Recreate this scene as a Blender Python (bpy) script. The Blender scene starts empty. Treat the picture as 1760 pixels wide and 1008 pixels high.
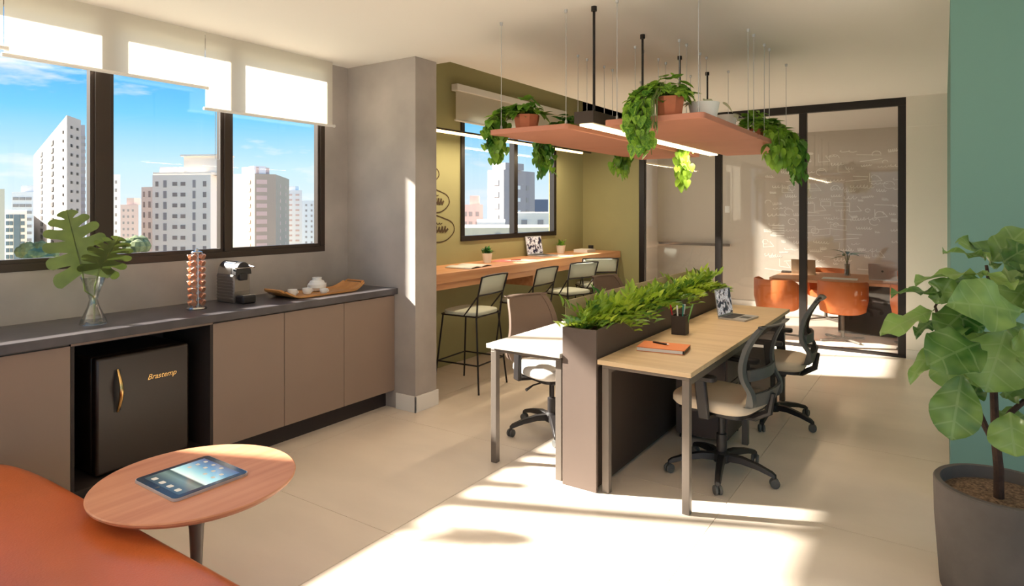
import bpy, math, random
from mathutils import Vector, Matrix
random.seed(7)
S = bpy.context.scene
COL = S.collection
R = math.radians
PI = math.pi

# ------------------------------------------------------------------ camera, world, sun, exposure
FPX, VX, HY, EYE = 1100.0, 1622.0, 360.0, 1.58
YAW = math.atan((VX - 880) / FPX)
SN, CS = math.sin(YAW), math.cos(YAW)
cam_d = bpy.data.cameras.new('camera')
cam = bpy.data.objects.new('camera', cam_d)
COL.objects.link(cam)
cam.location = (0, 0, EYE)
cam.rotation_euler = (R(90), 0, YAW)
cam_d.sensor_fit = 'HORIZONTAL'
cam_d.sensor_width = 36.0
cam_d.lens = 36.0 * FPX / 1760
cam_d.shift_y = -(504 - HY) / 1760
cam_d.clip_start = 0.05
cam_d.clip_end = 2000
S.camera = cam

S.view_settings.view_transform = 'Standard'
S.view_settings.look = 'None'
S.view_settings.gamma = 1.0
S.view_settings.use_curve_mapping = False
S.view_settings.exposure = 0.96

SUN_EL, SUN_AZ = R(32), R(24)
SUN_DIR = Vector((math.cos(SUN_EL) * math.cos(SUN_AZ), math.cos(SUN_EL) * math.sin(SUN_AZ), -math.sin(SUN_EL)))
sun_d = bpy.data.lights.new('sun', 'SUN')
sun_d.energy = 15.0
sun_d.color = (1.0, 0.925, 0.825)
sun_d.angle = R(2.0)
sun = bpy.data.objects.new('sun', sun_d)
sun.location = (-30, -14, 24)
sun.rotation_euler = SUN_DIR.to_track_quat('-Z', 'Y').to_euler()
COL.objects.link(sun)

def lin(c):
    return tuple((x / 255 / 12.92) if x / 255 <= 0.04045 else ((x / 255 + 0.055) / 1.055) ** 2.4 for x in c)

world = bpy.data.worlds.new('sky')
S.world = world
world.use_nodes = True
nt = world.node_tree
nt.nodes.clear()
def N(nt, t, **kw):
    n = nt.nodes.new(t)
    for k, v in kw.items():
        setattr(n, k, v)
    return n
wo = N(nt, 'ShaderNodeOutputWorld')
bg = N(nt, 'ShaderNodeBackground')
bg.inputs['Strength'].default_value = 0.58
tc = N(nt, 'ShaderNodeTexCoord')
sx = N(nt, 'ShaderNodeSeparateXYZ')
nt.links.new(tc.outputs['Generated'], sx.inputs[0])
rp = N(nt, 'ShaderNodeValToRGB')
cr = rp.color_ramp
cr.elements[0].position = 0.0
cr.elements[0].color = (0.80, 0.90, 1.0, 1)
cr.elements[1].position = 0.50
cr.elements[1].color = (0.06, 0.32, 0.80, 1)
for p, c in ((0.06, (0.62, 0.86, 1.0, 1)), (0.13, (0.20, 0.64, 1.0, 1)), (0.20, (0.07, 0.44, 0.95, 1))):
    e = cr.elements.new(p)
    e.color = c
nt.links.new(sx.outputs['Z'], rp.inputs[0])
mp = N(nt, 'ShaderNodeMapping')
mp.inputs['Scale'].default_value = (1.6, 1.6, 7.0)
nt.links.new(tc.outputs['Generated'], mp.inputs[0])
nz = N(nt, 'ShaderNodeTexNoise')
nz.inputs['Scale'].default_value = 3.1
nz.inputs['Detail'].default_value = 7
nz.inputs['Roughness'].default_value = 0.58
nt.links.new(mp.outputs[0], nz.inputs['Vector'])
cl = N(nt, 'ShaderNodeValToRGB')
cl.color_ramp.elements[0].position = 0.53
cl.color_ramp.elements[0].color = (0, 0, 0, 1)
cl.color_ramp.elements[1].position = 0.68
cl.color_ramp.elements[1].color = (1, 1, 1, 1)
nt.links.new(nz.outputs[0], cl.inputs[0])
mx = N(nt, 'ShaderNodeMix', data_type='RGBA')
mx.inputs[7].default_value = (0.98, 0.98, 1.0, 1)
nt.links.new(cl.outputs[0], mx.inputs[0])
nt.links.new(rp.outputs[0], mx.inputs[6])
nt.links.new(mx.outputs[2], bg.inputs['Color'])
nt.links.new(bg.outputs[0], wo.inputs[0])

# ------------------------------------------------------------------ materials
MATS = {}
def mat(name, rgb, rough=0.5, metal=0.0, var=0.0, vscale=4.0, bump=0.0, bscale=60.0, stretch=(1, 1, 1), rgb2=None, coat=0.0, spec=0.5, sheen=0.0):
    m = bpy.data.materials.new(name)
    m.use_nodes = True
    t = m.node_tree
    b = t.nodes['Principled BSDF']
    c = lin(rgb)
    b.inputs['Base Color'].default_value = (*c, 1)
    b.inputs['Roughness'].default_value = rough
    b.inputs['Metallic'].default_value = metal
    b.inputs['Specular IOR Level'].default_value = spec
    b.inputs['Coat Weight'].default_value = coat
    b.inputs['Sheen Weight'].default_value = sheen
    if var or rgb2 or bump:
        co = t.nodes.new('ShaderNodeTexCoord')
        mpn = t.nodes.new('ShaderNodeMapping')
        mpn.inputs['Scale'].default_value = stretch
        t.links.new(co.outputs['Object'], mpn.inputs[0])
    if var or rgb2:
        nn = t.nodes.new('ShaderNodeTexNoise')
        nn.inputs['Scale'].default_value = vscale
        nn.inputs['Detail'].default_value = 6
        t.links.new(mpn.outputs[0], nn.inputs['Vector'])
        rr = t.nodes.new('ShaderNodeValToRGB')
        rr.color_ramp.elements[0].position = 0.32
        rr.color_ramp.elements[1].position = 0.68
        if rgb2:
            c2 = lin(rgb2)
            rr.color_ramp.elements[0].color = (*c, 1)
            rr.color_ramp.elements[1].color = (*c2, 1)
        else:
            rr.color_ramp.elements[0].color = (*[x * (1 - var) for x in c], 1)
            rr.color_ramp.elements[1].color = (*[min(1, x * (1 + var)) for x in c], 1)
        t.links.new(nn.outputs[0], rr.inputs[0])
        t.links.new(rr.outputs[0], b.inputs['Base Color'])
    if bump:
        nb = t.nodes.new('ShaderNodeTexNoise')
        nb.inputs['Scale'].default_value = bscale
        nb.inputs['Detail'].default_value = 4
        t.links.new(mpn.outputs[0], nb.inputs['Vector'])
        bp = t.nodes.new('ShaderNodeBump')
        bp.inputs['Strength'].default_value = bump
        bp.inputs['Distance'].default_value = 0.01
        t.links.new(nb.outputs[0], bp.inputs['Height'])
        t.links.new(bp.outputs[0], b.inputs['Normal'])
    MATS[name] = m
    return m

def thin_glass(name, tint=(0.97, 0.985, 0.98), gloss=0.06):
    m = bpy.data.materials.new(name)
    m.use_nodes = True
    t = m.node_tree
    t.nodes.clear()
    o = t.nodes.new('ShaderNodeOutputMaterial')
    tr = t.nodes.new('ShaderNodeBsdfTransparent')
    tr.inputs[0].default_value = (*tint, 1)
    gl = t.nodes.new('ShaderNodeBsdfGlossy')
    gl.inputs['Roughness'].default_value = 0.02
    lw = t.nodes.new('ShaderNodeLayerWeight')
    lw.inputs[0].default_value = 0.25
    mul = t.nodes.new('ShaderNodeMath')
    mul.operation = 'MULTIPLY_ADD'
    mul.inputs[1].default_value = gloss * 4
    mul.inputs[2].default_value = gloss
    t.links.new(lw.outputs['Fresnel'], mul.inputs[0])
    mx = t.nodes.new('ShaderNodeMixShader')
    t.links.new(mul.outputs[0], mx.inputs[0])
    t.links.new(tr.outputs[0], mx.inputs[1])
    t.links.new(gl.outputs[0], mx.inputs[2])
    t.links.new(mx.outputs[0], o.inputs[0])
    MATS[name] = m
    return m

def fabric_thin(name, rgb, transl=0.5, open_=0.08):
    m = bpy.data.materials.new(name)
    m.use_nodes = True
    t = m.node_tree
    t.nodes.clear()
    o = t.nodes.new('ShaderNodeOutputMaterial')
    c = (*lin(rgb), 1)
    d = t.nodes.new('ShaderNodeBsdfDiffuse')
    d.inputs[0].default_value = c
    tl = t.nodes.new('ShaderNodeBsdfTranslucent')
    tl.inputs[0].default_value = c
    tr = t.nodes.new('ShaderNodeBsdfTransparent')
    m1 = t.nodes.new('ShaderNodeMixShader')
    m1.inputs[0].default_value = transl
    m2 = t.nodes.new('ShaderNodeMixShader')
    m2.inputs[0].default_value = open_
    t.links.new(d.outputs[0], m1.inputs[1])
    t.links.new(tl.outputs[0], m1.inputs[2])
    t.links.new(m1.outputs[0], m2.inputs[1])
    t.links.new(tr.outputs[0], m2.inputs[2])
    t.links.new(m2.outputs[0], o.inputs[0])
    MATS[name] = m
    return m

def leaf_mat(name, rgb, rgb2, rough=0.45, vein=None, transl=0.25):
    m = bpy.data.materials.new(name)
    m.use_nodes = True
    t = m.node_tree
    b = t.nodes['Principled BSDF']
    out = t.nodes['Material Output']
    oi = t.nodes.new('ShaderNodeObjectInfo')
    co = t.nodes.new('ShaderNodeTexCoord')
    nn = t.nodes.new('ShaderNodeTexNoise')
    nn.inputs['Scale'].default_value = 9
    t.links.new(co.outputs['Object'], nn.inputs['Vector'])
    ad = t.nodes.new('ShaderNodeMath')
    ad.operation = 'MULTIPLY_ADD'
    ad.inputs[1].default_value = 0.45
    t.links.new(oi.outputs['Random'], ad.inputs[0])
    t.links.new(nn.outputs[0], ad.inputs[2])
    rr = t.nodes.new('ShaderNodeValToRGB')
    rr.color_ramp.elements[0].position = 0.42
    rr.color_ramp.elements[0].color = (*lin(rgb), 1)
    rr.color_ramp.elements[1].position = 0.95
    rr.color_ramp.elements[1].color = (*lin(rgb2), 1)
    t.links.new(ad.outputs[0], rr.inputs[0])
    last = rr.outputs[0]
    if vein:
        sp = t.nodes.new('ShaderNodeSeparateXYZ')
        t.links.new(co.outputs['Object'], sp.inputs[0])
        ab = t.nodes.new('ShaderNodeMath'); ab.operation = 'ABSOLUTE'
        t.links.new(sp.outputs['X'], ab.inputs[0])
        # side veins: (y - 0.55|x|) repeated
        mu = t.nodes.new('ShaderNodeMath'); mu.operation = 'MULTIPLY_ADD'; mu.inputs[1].default_value = -0.55
        t.links.new(ab.outputs[0], mu.inputs[0]); t.links.new(sp.outputs['Y'], mu.inputs[2])
        pp = t.nodes.new('ShaderNodeMath'); pp.operation = 'PINGPONG'; pp.inputs[1].default_value = 0.028
        t.links.new(mu.outputs[0], pp.inputs[0])
        l1 = t.nodes.new('ShaderNodeMath'); l1.operation = 'LESS_THAN'; l1.inputs[1].default_value = 0.003
        t.links.new(pp.outputs[0], l1.inputs[0])
        l2 = t.nodes.new('ShaderNodeMath'); l2.operation = 'LESS_THAN'; l2.inputs[1].default_value = 0.004
        t.links.new(ab.outputs[0], l2.inputs[0])
        mm = t.nodes.new('ShaderNodeMath'); mm.operation = 'MAXIMUM'
        t.links.new(l1.outputs[0], mm.inputs[0]); t.links.new(l2.outputs[0], mm.inputs[1])
        sc = t.nodes.new('ShaderNodeMath'); sc.operation = 'MULTIPLY'; sc.inputs[1].default_value = 0.22
        t.links.new(mm.outputs[0], sc.inputs[0])
        mx = t.nodes.new('ShaderNodeMix'); mx.data_type = 'RGBA'
        mx.inputs[7].default_value = (*lin(vein), 1)
        t.links.new(sc.outputs[0], mx.inputs[0]); t.links.new(last, mx.inputs[6])
        last = mx.outputs[2]
    t.links.new(last, b.inputs['Base Color'])
    b.inputs['Roughness'].default_value = rough
    tl = t.nodes.new('ShaderNodeBsdfTranslucent')
    t.links.new(last, tl.inputs[0])
    ms = t.nodes.new('ShaderNodeMixShader')
    ms.inputs[0].default_value = transl
    t.links.new(b.outputs[0], ms.inputs[1]); t.links.new(tl.outputs[0], ms.inputs[2])
    t.links.new(ms.outputs[0], out.inputs[0])
    MATS[name] = m
    return m

def emit(name, rgb, strength):
    m = bpy.data.materials.new(name)
    m.use_nodes = True
    b = m.node_tree.nodes['Principled BSDF']
    b.inputs['Base Color'].default_value = (*lin(rgb), 1)
    b.inputs['Emission Color'].default_value = (*lin(rgb), 1)
    b.inputs['Emission Strength'].default_value = strength
    MATS[name] = m
    return m

def wood(name, rgb, rgb2, rough=0.4, axis='Y', scale=1.0):
    st = {'X': (1.2, 22, 22), 'Y': (22, 1.2, 22), 'Z': (22, 22, 1.2)}[axis]
    return mat(name, rgb, rough=rough, rgb2=rgb2, vscale=1.0 * scale, stretch=st)

def collage(name):
    m = bpy.data.materials.new(name)
    m.use_nodes = True
    t = m.node_tree
    b = t.nodes['Principled BSDF']
    co = t.nodes.new('ShaderNodeTexCoord')
    vo = t.nodes.new('ShaderNodeTexNoise')
    vo.inputs['Scale'].default_value = 24
    vo.inputs['Detail'].default_value = 3
    t.links.new(co.outputs['Object'], vo.inputs['Vector'])
    rr = t.nodes.new('ShaderNodeValToRGB')
    rr.color_ramp.interpolation = 'CONSTANT'
    e = rr.color_ramp.elements
    e[0].position = 0; e[0].color = (0.02, 0.02, 0.04, 1)
    e[1].position = 0.44; e[1].color = (0.18, 0.15, 0.16, 1)
    x = e.new(0.5); x.color = (0.62, 0.58, 0.58, 1)
    x = e.new(0.58); x.color = (0.35, 0.34, 0.40, 1)
    x = e.new(0.64); x.color = (0.75, 0.72, 0.70, 1)
    t.links.new(vo.outputs[0], rr.inputs[0])
    t.links.new(rr.outputs[0], b.inputs['Base Color'])
    t.links.new(rr.outputs[0], b.inputs['Emission Color'])
    b.inputs['Emission Strength'].default_value = 0.25
    b.inputs['Roughness'].default_value = 0.25
    MATS[name] = m
    return m

mat('floor_tile', (235, 220, 203), 0.34, var=0.05, vscale=1.3, stretch=(1, 2.2, 1), bump=0.03, bscale=25)
mat('grout', (208, 192, 172), 0.9)
mat('ceiling_paint', (236, 231, 224), 0.9)
mat('concrete', (172, 163, 156), 0.75, var=0.14, vscale=2.2, bump=0.06, bscale=14)
mat('green_paint', (160, 155, 112), 0.85, var=0.02)
mat('beige_paint', (238, 231, 221), 0.85)
mat('teal_paint', (112, 150, 140), 0.85)
mat('white_paint', (232, 228, 222), 0.6)
mat('grey_wall_paint', (218, 210, 200), 0.85)
mat('greige_paint', (202, 192, 180), 0.85)
mat('bronze_frame', (62, 50, 42), 0.45, metal=0.3)
mat('black_metal', (40, 35, 33), 0.42, metal=0.4)
mat('cabinet', (141, 119, 104), 0.5, var=0.02)
mat('cabinet_dark', (48, 38, 33), 0.7)
mat('stone', (80, 75, 77), 0.30, var=0.25, vscale=6)
mat('fridge', (44, 32, 26), 0.3)
mat('gold', (226, 186, 122), 0.25, metal=1.0)
mat('leather', (192, 98, 50), 0.30, var=0.10, vscale=3.0, bump=0.10, bscale=140)
mat('leather_seat', (206, 112, 58), 0.5, var=0.05, vscale=5, bump=0.05, bscale=120)
wood('table_wood', (196, 128, 92), (214, 150, 112), 0.42, 'Y')
wood('bar_wood', (204, 142, 98), (222, 166, 122), 0.45, 'Y')
wood('desk_wood', (204, 174, 134), (218, 190, 152), 0.42, 'X')
wood('desk_pale', (180, 171, 160), (190, 181, 170), 0.42, 'X')
wood('meeting_wood', (208, 144, 104), (220, 160, 122), 0.45, 'X')
wood('tray_wood', (196, 132, 70), (214, 154, 92), 0.4, 'Y')
mat('terracotta_board', (198, 132, 108), 0.7, var=0.03)
mat('terracotta', (200, 118, 84), 0.75, var=0.08, vscale=12)
mat('desk_frame', (108, 99, 91), 0.45, metal=0.2)
mat('planter_brown', (92, 78, 70), 0.55, var=0.03)
mat('divider_tan', (196, 172, 140), 0.85, bump=0.05, bscale=300)
mat('modesty', (58, 46, 38), 0.6)
mat('plastic_black', (34, 30, 30), 0.45)
mat('plastic_grey', (84, 84, 82), 0.5)
mat('seat_fabric', (206, 190, 168), 0.9, bump=0.08, bscale=400)
mat('seat_fabric_light', (228, 222, 214), 0.9, bump=0.08, bscale=400)
mat('back_brown', (98, 80, 68), 0.8, bump=0.05, bscale=400)
mat('stool_pad', (196, 200, 184), 0.7)
mat('chrome', (200, 198, 196), 0.18, metal=1.0)
mat('machine_grey', (138, 130, 124), 0.35, metal=0.7)
mat('white_ceramic', (240, 238, 234), 0.3)
mat('rose_gold', (226, 170, 142), 0.3, metal=0.85)
mat('silver', (196, 196, 198), 0.35, metal=0.6)
mat('paper', (238, 234, 228), 0.8)
mat('paper_pink', (222, 130, 126), 0.8)
mat('orange_cover', (226, 128, 66), 0.6)
mat('concrete_pot', (96, 88, 82), 0.8, var=0.14, vscale=7, bump=0.1, bscale=40)
mat('soil', (70, 50, 38), 1.0, rgb2=(150, 120, 92), vscale=90, bump=0.9, bscale=120)
mat('bark', (64, 44, 32), 0.9, var=0.3, vscale=30, bump=0.5, bscale=80)
mat('ink', (70, 52, 28), 0.8)
mat('chalk', (246, 242, 234), 0.9)
mat('screen_dark', (42, 46, 52), 0.15)
mat('red', (190, 40, 44), 0.5); mat('teal_pen', (40, 130, 120), 0.5); mat('green_pen', (120, 170, 90), 0.5)
mat('water_leafstem', (96, 110, 52), 0.5)
mat('bld_cream', (254, 240, 222), 0.9); mat('bld_white', (250, 248, 244), 0.9); mat('bld_grey', (238, 234, 232), 0.9)
mat('bld_pink', (228, 198, 186), 0.9); mat('bld_mauve', (176, 164, 164), 0.9); mat('bld_glass', (96, 120, 138), 0.3)
mat('bld_window', (158, 142, 132), 0.4); mat('bld_window_soft', (168, 156, 150), 0.5); mat('bld_beige', (222, 206, 182), 0.9)
mat('bld_tan', (190, 172, 152), 0.9); mat('bld_tower', (160, 153, 149), 0.9); mat('bld_dark', (84, 76, 72), 0.6)
mat('bld_slate', (120, 132, 152), 0.8)
mat('ground_city', (170, 168, 158), 1.0, rgb2=(120, 128, 104), vscale=0.02)
mat('tree_far', (92, 104, 72), 1.0, rgb2=(128, 138, 96), vscale=1.2)
thin_glass('pane', (.98, .99, .985), 0.015); thin_glass('partition_glass', (0.965, 0.97, 0.965), 0.03)
thin_glass('vase_glass', (0.93, 0.95, 0.94), 0.10)
fabric_thin('blind_fabric', (246, 240, 230), 0.62, 0.10)
fabric_thin('mesh_fabric', (58, 52, 48), 0.2, 0.12)
fabric_thin('sheer_fabric', (236, 230, 220), 0.35, 0.62)
leaf_mat('pothos_leaf', (56, 116, 38), (168, 210, 76), 0.4)
leaf_mat('pothos_dark', (40, 90, 36), (104, 160, 62), 0.4)
leaf_mat('fern_leaf', (44, 102, 38), (180, 206, 66), 0.4, transl=0.3)
leaf_mat('fig_leaf', (46, 94, 32), (142, 172, 92), 0.3, vein=(170, 190, 136), transl=0.18)
leaf_mat('monstera_leaf', (52, 66, 26), (84, 98, 42), 0.35, transl=0.16)
leaf_mat('pale_leaf', (170, 176, 140), (196, 196, 164), 0.5)
emit('lamp_warm', (255, 226, 172), 3.0)
emit('lamp_warm_thin', (255, 220, 150), 2.6)
collage('screen_collage')

# ------------------------------------------------------------------ mesh helpers
class MB:
    def __init__(self):
        self.v = []; self.f = []
    def add(self, vs, fs):
        n = len(self.v)
        self.v += [tuple(p) for p in vs]
        self.f += [tuple(i + n for i in f) for f in fs]
        return self
    def box(self, x0, x1, y0, y1, z0, z1):
        vs = [(x0, y0, z0), (x1, y0, z0), (x1, y1, z0), (x0, y1, z0), (x0, y0, z1), (x1, y0, z1), (x1, y1, z1), (x0, y1, z1)]
        return self.add(vs, [(0, 3, 2, 1), (4, 5, 6, 7), (0, 1, 5, 4), (1, 2, 6, 5), (2, 3, 7, 6), (3, 0, 4, 7)])
    def bar(self, a, b, w, h=None, up=(0, 0, 1)):
        h = h or w
        a, b = Vector(a), Vector(b)
        d = (b - a).normalized()
        u = Vector(up)
        if abs(d.dot(u)) > 0.98: u = Vector((1, 0, 0))
        s = d.cross(u).normalized(); u = s.cross(d)
        vs = []
        for p in (a, b):
            for i, j in ((-1, -1), (1, -1), (1, 1), (-1, 1)):
                vs.append(p + s * (i * w / 2) + u * (j * h / 2))
        return self.add(vs, [(0, 1, 2, 3), (7, 6, 5, 4), (0, 4, 5, 1), (1, 5, 6, 2), (2, 6, 7, 3), (3, 7, 4, 0)])
    def tube(self, pts, r, n=8, cap=True, closed=False):
        pts = [Vector(p) for p in pts]
        k = len(pts)
        rs = r if isinstance(r, (list, tuple)) else [r] * k
        base = len(self.v)
        ref = None
        for i, p in enumerate(pts):
            if closed: d = pts[(i + 1) % k] - pts[i - 1]
            else: d = pts[min(i + 1, k - 1)] - pts[max(i - 1, 0)]
            d.normalize()
            if ref is None:
                ref = Vector((0, 0, 1)) if abs(d.z) < 0.9 else Vector((1, 0, 0))
            s = d.cross(ref).normalized(); u = s.cross(d).normalized(); ref = u
            for j in range(n):
                t = 2 * PI * j / n
                q = p + s * (math.cos(t) * rs[i]) + u * (math.sin(t) * rs[i])
                self.v.append(tuple(q))
        for i in range(k if closed else k - 1):
            i2 = (i + 1) % k
            for j in range(n):
                j2 = (j + 1) % n
                self.f.append((base + i * n + j, base + i2 * n + j, base + i2 * n + j2, base + i * n + j2))
        if cap and not closed:
            self.f.append(tuple(base + j for j in range(n)))
            self.f.append(tuple(base + (k - 1) * n + j for j in reversed(range(n))))
        return self
    def lathe(self, prof, n=24, c=(0, 0, 0), cap=True):
        base = len(self.v)
        for r, z in prof:
            for j in range(n):
                t = 2 * PI * j / n
                self.v.append((c[0] + r * math.cos(t), c[1] + r * math.sin(t), c[2] + z))
        for i in range(len(prof) - 1):
            for j in range(n):
                j2 = (j + 1) % n
                self.f.append((base + i * n + j, base + i * n + j2, base + (i + 1) * n + j2, base + (i + 1) * n + j))
        if cap:
            if prof[0][0] > 1e-4: self.f.append(tuple(base + j for j in reversed(range(n))))
            if prof[-1][0] > 1e-4: self.f.append(tuple(base + (len(prof) - 1) * n + j for j in range(n)))
        return self
    def prism(self, poly, z0, z1):
        k = len(poly)
        vs = [(x, y, z0) for x, y in poly] + [(x, y, z1) for x, y in poly]
        fs = [tuple(reversed(range(k))), tuple(range(k, 2 * k))]
        fs += [(i, (i + 1) % k, k + (i + 1) % k, k + i) for i in range(k)]
        return self.add(vs, fs)
    def xf(self, M):
        self.v = [tuple(M @ Vector(p)) for p in self.v]
        return self
    def merge(self, o, M=None):
        return self.add([tuple(M @ Vector(p)) for p in o.v] if M else o.v, o.f)

def mesh_of(m, name, material, smooth=True, ang=35):
    me = bpy.data.meshes.new(name)
    me.from_pydata(m.v, [], m.f)
    me.validate()
    if material: me.materials.append(MATS[material] if isinstance(material, str) else material)
    if smooth and len(me.polygons):
        me.polygons.foreach_set('use_smooth', [True] * len(me.polygons))
        me.set_sharp_from_angle(angle=R(ang))
    me.update()
    return me

def ob(name, m, material=None, parent=None, loc=None, rot=None, smooth=True, bevel=0, seg=2, sub=0, solid=0, kind=None, label=None, cat=None, group=None, ang=35):
    me = m if isinstance(m, bpy.types.Mesh) else mesh_of(m, name, material, smooth, ang)
    o = bpy.data.objects.new(name, me)
    COL.objects.link(o)
    if parent: o.parent = parent
    if loc: o.location = loc
    if rot: o.rotation_euler = rot
    if solid:
        md = o.modifiers.new('solid', 'SOLIDIFY'); md.thickness = solid; md.offset = 0
    if bevel:
        md = o.modifiers.new('bevel', 'BEVEL'); md.width = bevel; md.segments = seg; md.limit_method = 'ANGLE'; md.angle_limit = R(40)
    if sub:
        md = o.modifiers.new('sub', 'SUBSURF'); md.levels = sub; md.render_levels = sub
    tag(o, label, cat, group, kind)
    return o

def tag(o, label=None, cat=None, group=None, kind=None):
    if label: o['label'] = label
    if cat: o['category'] = cat
    if group: o['group'] = group
    if kind: o['kind'] = kind
    return o

def thing(name, label, cat, loc=(0, 0, 0), rz=0.0, group=None, kind=None):
    o = bpy.data.objects.new(name, None)
    o.empty_display_size = 0.1
    COL.objects.link(o)
    o.location = loc
    o.rotation_euler = (0, 0, rz)
    return tag(o, label, cat, group, kind)

def dup(root, loc, rz, label, group=None):
    r = root.copy(); COL.objects.link(r)
    r.location = loc; r.rotation_euler = (0, 0, rz); r['label'] = label
    if group: r['group'] = group
    for ch in list(root.children):
        c = ch.copy(); COL.objects.link(c); c.parent = r
        for g in list(ch.children):
            d = g.copy(); COL.objects.link(d); d.parent = c
    return r

def W(px, py, dep):
    """a point in the place, from its direction and its distance in front of the viewpoint"""
    a = (px - 880) / FPX; b = (HY - py) / FPX
    return Vector((dep * (-SN + a * CS), dep * (CS + a * SN), EYE + dep * b))

def rrect(w, h, r, n=5):
    pts = []
    for cx, cy, a0 in ((w / 2 - r, h / 2 - r, 0), (-w / 2 + r, h / 2 - r, 90), (-w / 2 + r, -h / 2 + r, 180), (w / 2 - r, -h / 2 + r, 270)):
        for i in range(n + 1):
            t = R(a0 + 90 * i / n)
            pts.append((cx + r * math.cos(t), cy + r * math.sin(t)))
    return pts

# ------------------------------------------------------------------ the setting
WX = -4.17          # inner face of the window wall
CEIL = 2.77
YB = 7.95           # glass partition
YM = 10.75          # far wall of the meeting room
Y0 = -3.2           # wall behind the viewpoint
XR = 3.2

floor = ob('floor', MB().box(WX - 0.3, XR + .1, Y0 - .1, YM + .1, -0.12, -0.004), 'grout', kind='structure', label='pale beige tiled floor', smooth=False)
P = 1.275
ix = 0
x = -0.967 - 3 * P
while x < XR:
    y = Y0 + 0.35 - P
    while y < YM:
        x0, x1 = max(x, WX - 0.05), min(x + P, XR)
        y0, y1 = max(y, Y0), min(y + P, YM)
        if x1 - x0 > 0.05 and y1 - y0 > 0.05:
            ob('tile', MB().box(x0 + .0015, x1 - .0015, y0 + .0015, y1 - .0015, -0.02, 0.0), 'floor_tile', parent=floor, smooth=False)
        y += P
    x += P

c = MB()
c.box(WX - .09, XR + .1, Y0 - .1, 4.0, CEIL, 3.4)
c.box(-3.3, XR + .1, 4.0, YB, CEIL, 3.4)
c.box(WX - .09, XR + .1, YB, YM + .1, CEIL, 3.4)
c.box(WX - .09, -3.3, 4.0, YB, 3.3, 3.4)
ob('ceiling', c, 'ceiling_paint', kind='structure', label='plain off-white plaster ceiling', smooth=False)

WT = 0.10   # wall thickness
wz0, wz1 = 1.24, 2.745
# window wall, concrete part: opening from y=-2.9.. to 3.46
w = MB()
w.box(WX - WT, WX, -1.3, 3.9, 0, wz0)
w.box(WX - WT, WX, Y0, 3.9, wz1, 3.4)
w.box(WX - WT, WX, 3.46, 3.9, wz0, wz1)
w.box(WX - WT, WX, Y0, -3.0, 0, wz1)
w.box(WX - WT, WX, -1.3, -.15, wz0, wz1)
ob('wall_left', w, 'concrete', kind='structure', label='grey concrete-look wall below and beside the long window', smooth=False)
# green part
g0, g1, gz0, gz1 = 5.22, 7.19, 1.245, 2.60
w = MB()
w.box(WX - WT, WX, 3.9, YB + .06, 0, gz0)
w.box(WX - WT, WX, 3.9, YB + .06, gz1, 3.4)
w.box(WX - WT, WX, 3.9, g0, gz0, gz1)
w.box(WX - WT, WX, g1, YB + .06, gz0, gz1)
ob('wall_left_green', w, 'green_paint', kind='structure', label='olive green painted wall with a two-pane window', smooth=False)
ob('wall_back_green', MB().box(WX, -3.34, YB, YB + .06, 0, 3.3), 'green_paint', kind='structure', label='olive green return wall at the end of the bar', smooth=False)
# column
ob('column', MB().box(WX, -3.40, 3.70, 3.95, 0, CEIL), 'concrete', kind='structure', label='square grey concrete column at the end of the counter', smooth=False, bevel=.003)
b = MB()
b.box(-3.60, -3.388, 3.688, 3.70, 0, .125)
b.box(-3.40, -3.388, 3.688, 3.962, 0, .125)
ob('baseboard_column', b, 'white_paint', kind='structure', label='white skirting around the column foot', smooth=False, bevel=.002)
# wall right of the partition, teal block, rest of the shell
ob('wall_back', MB().box(-0.33, 0.05, YB - .02, YB + .1, 0, CEIL), 'beige_paint', kind='structure', label='narrow cream wall right of the glass partition', smooth=False)
ob('trim_1', MB().box(-0.325, 0.03, YB - .035, YB - .02, 2.45, CEIL), 'beige_paint', kind='structure', label='cream boxed beam above the narrow wall', smooth=False)
ob('baseboard_back', MB().box(-0.325, 0.03, YB - .034, YB - .02, 0, .10), 'white_paint', kind='structure', label='white skirting of the narrow cream wall', smooth=False)
ob('wall_right', MB().box(0.03, XR, 4.15, YB + .1, 0, CEIL), 'teal_paint', kind='structure', label='muted teal painted wall behind the big potted fig', smooth=False)
ob('wall_right_side', MB().box(XR, XR + .1, Y0, Y0 + .3, 0, CEIL).box(XR, XR + .1, 3.8, 4.15, 0, CEIL).box(XR, XR + .1, Y0 + .3, 3.8, 2.62, CEIL), 'beige_paint', kind='structure', label='cream side wall out of view', smooth=False)
# meeting room shell
w = MB()
w.box(WX, 1.2, YM, YM + .1, 0, 3.3)
ob('wall_meeting', w, 'greige_paint', kind='structure', label='pale greige far wall of the meeting room', smooth=False)
m0, m1 = 8.15, 10.05
w = MB()
w.box(WX - WT, WX, YB + .06, YM + .1, 0, .55)
w.box(WX - WT, WX, YB + .06, YM + .1, 2.62, 3.4)
w.box(WX - WT, WX, YB + .06, m0, .55, 2.62)
w.box(WX - WT, WX, m1, YM + .1, .55, 2.62)
ob('wall_meeting_left', w, 'grey_wall_paint', kind='structure', label='greige window wall of the meeting room', smooth=False)
ob('wall_meeting_right', MB().box(1.2, 1.3, YB + .1, YM + .1, 0, 3.3), 'grey_wall_paint', kind='structure', label='greige right wall of the meeting room', smooth=False)
ob('baseboard_meeting', MB().box(WX, 1.2, YM - .014, YM, 0, .10), 'white_paint', kind='structure', label='white skirting of the meeting room', smooth=False)
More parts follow.
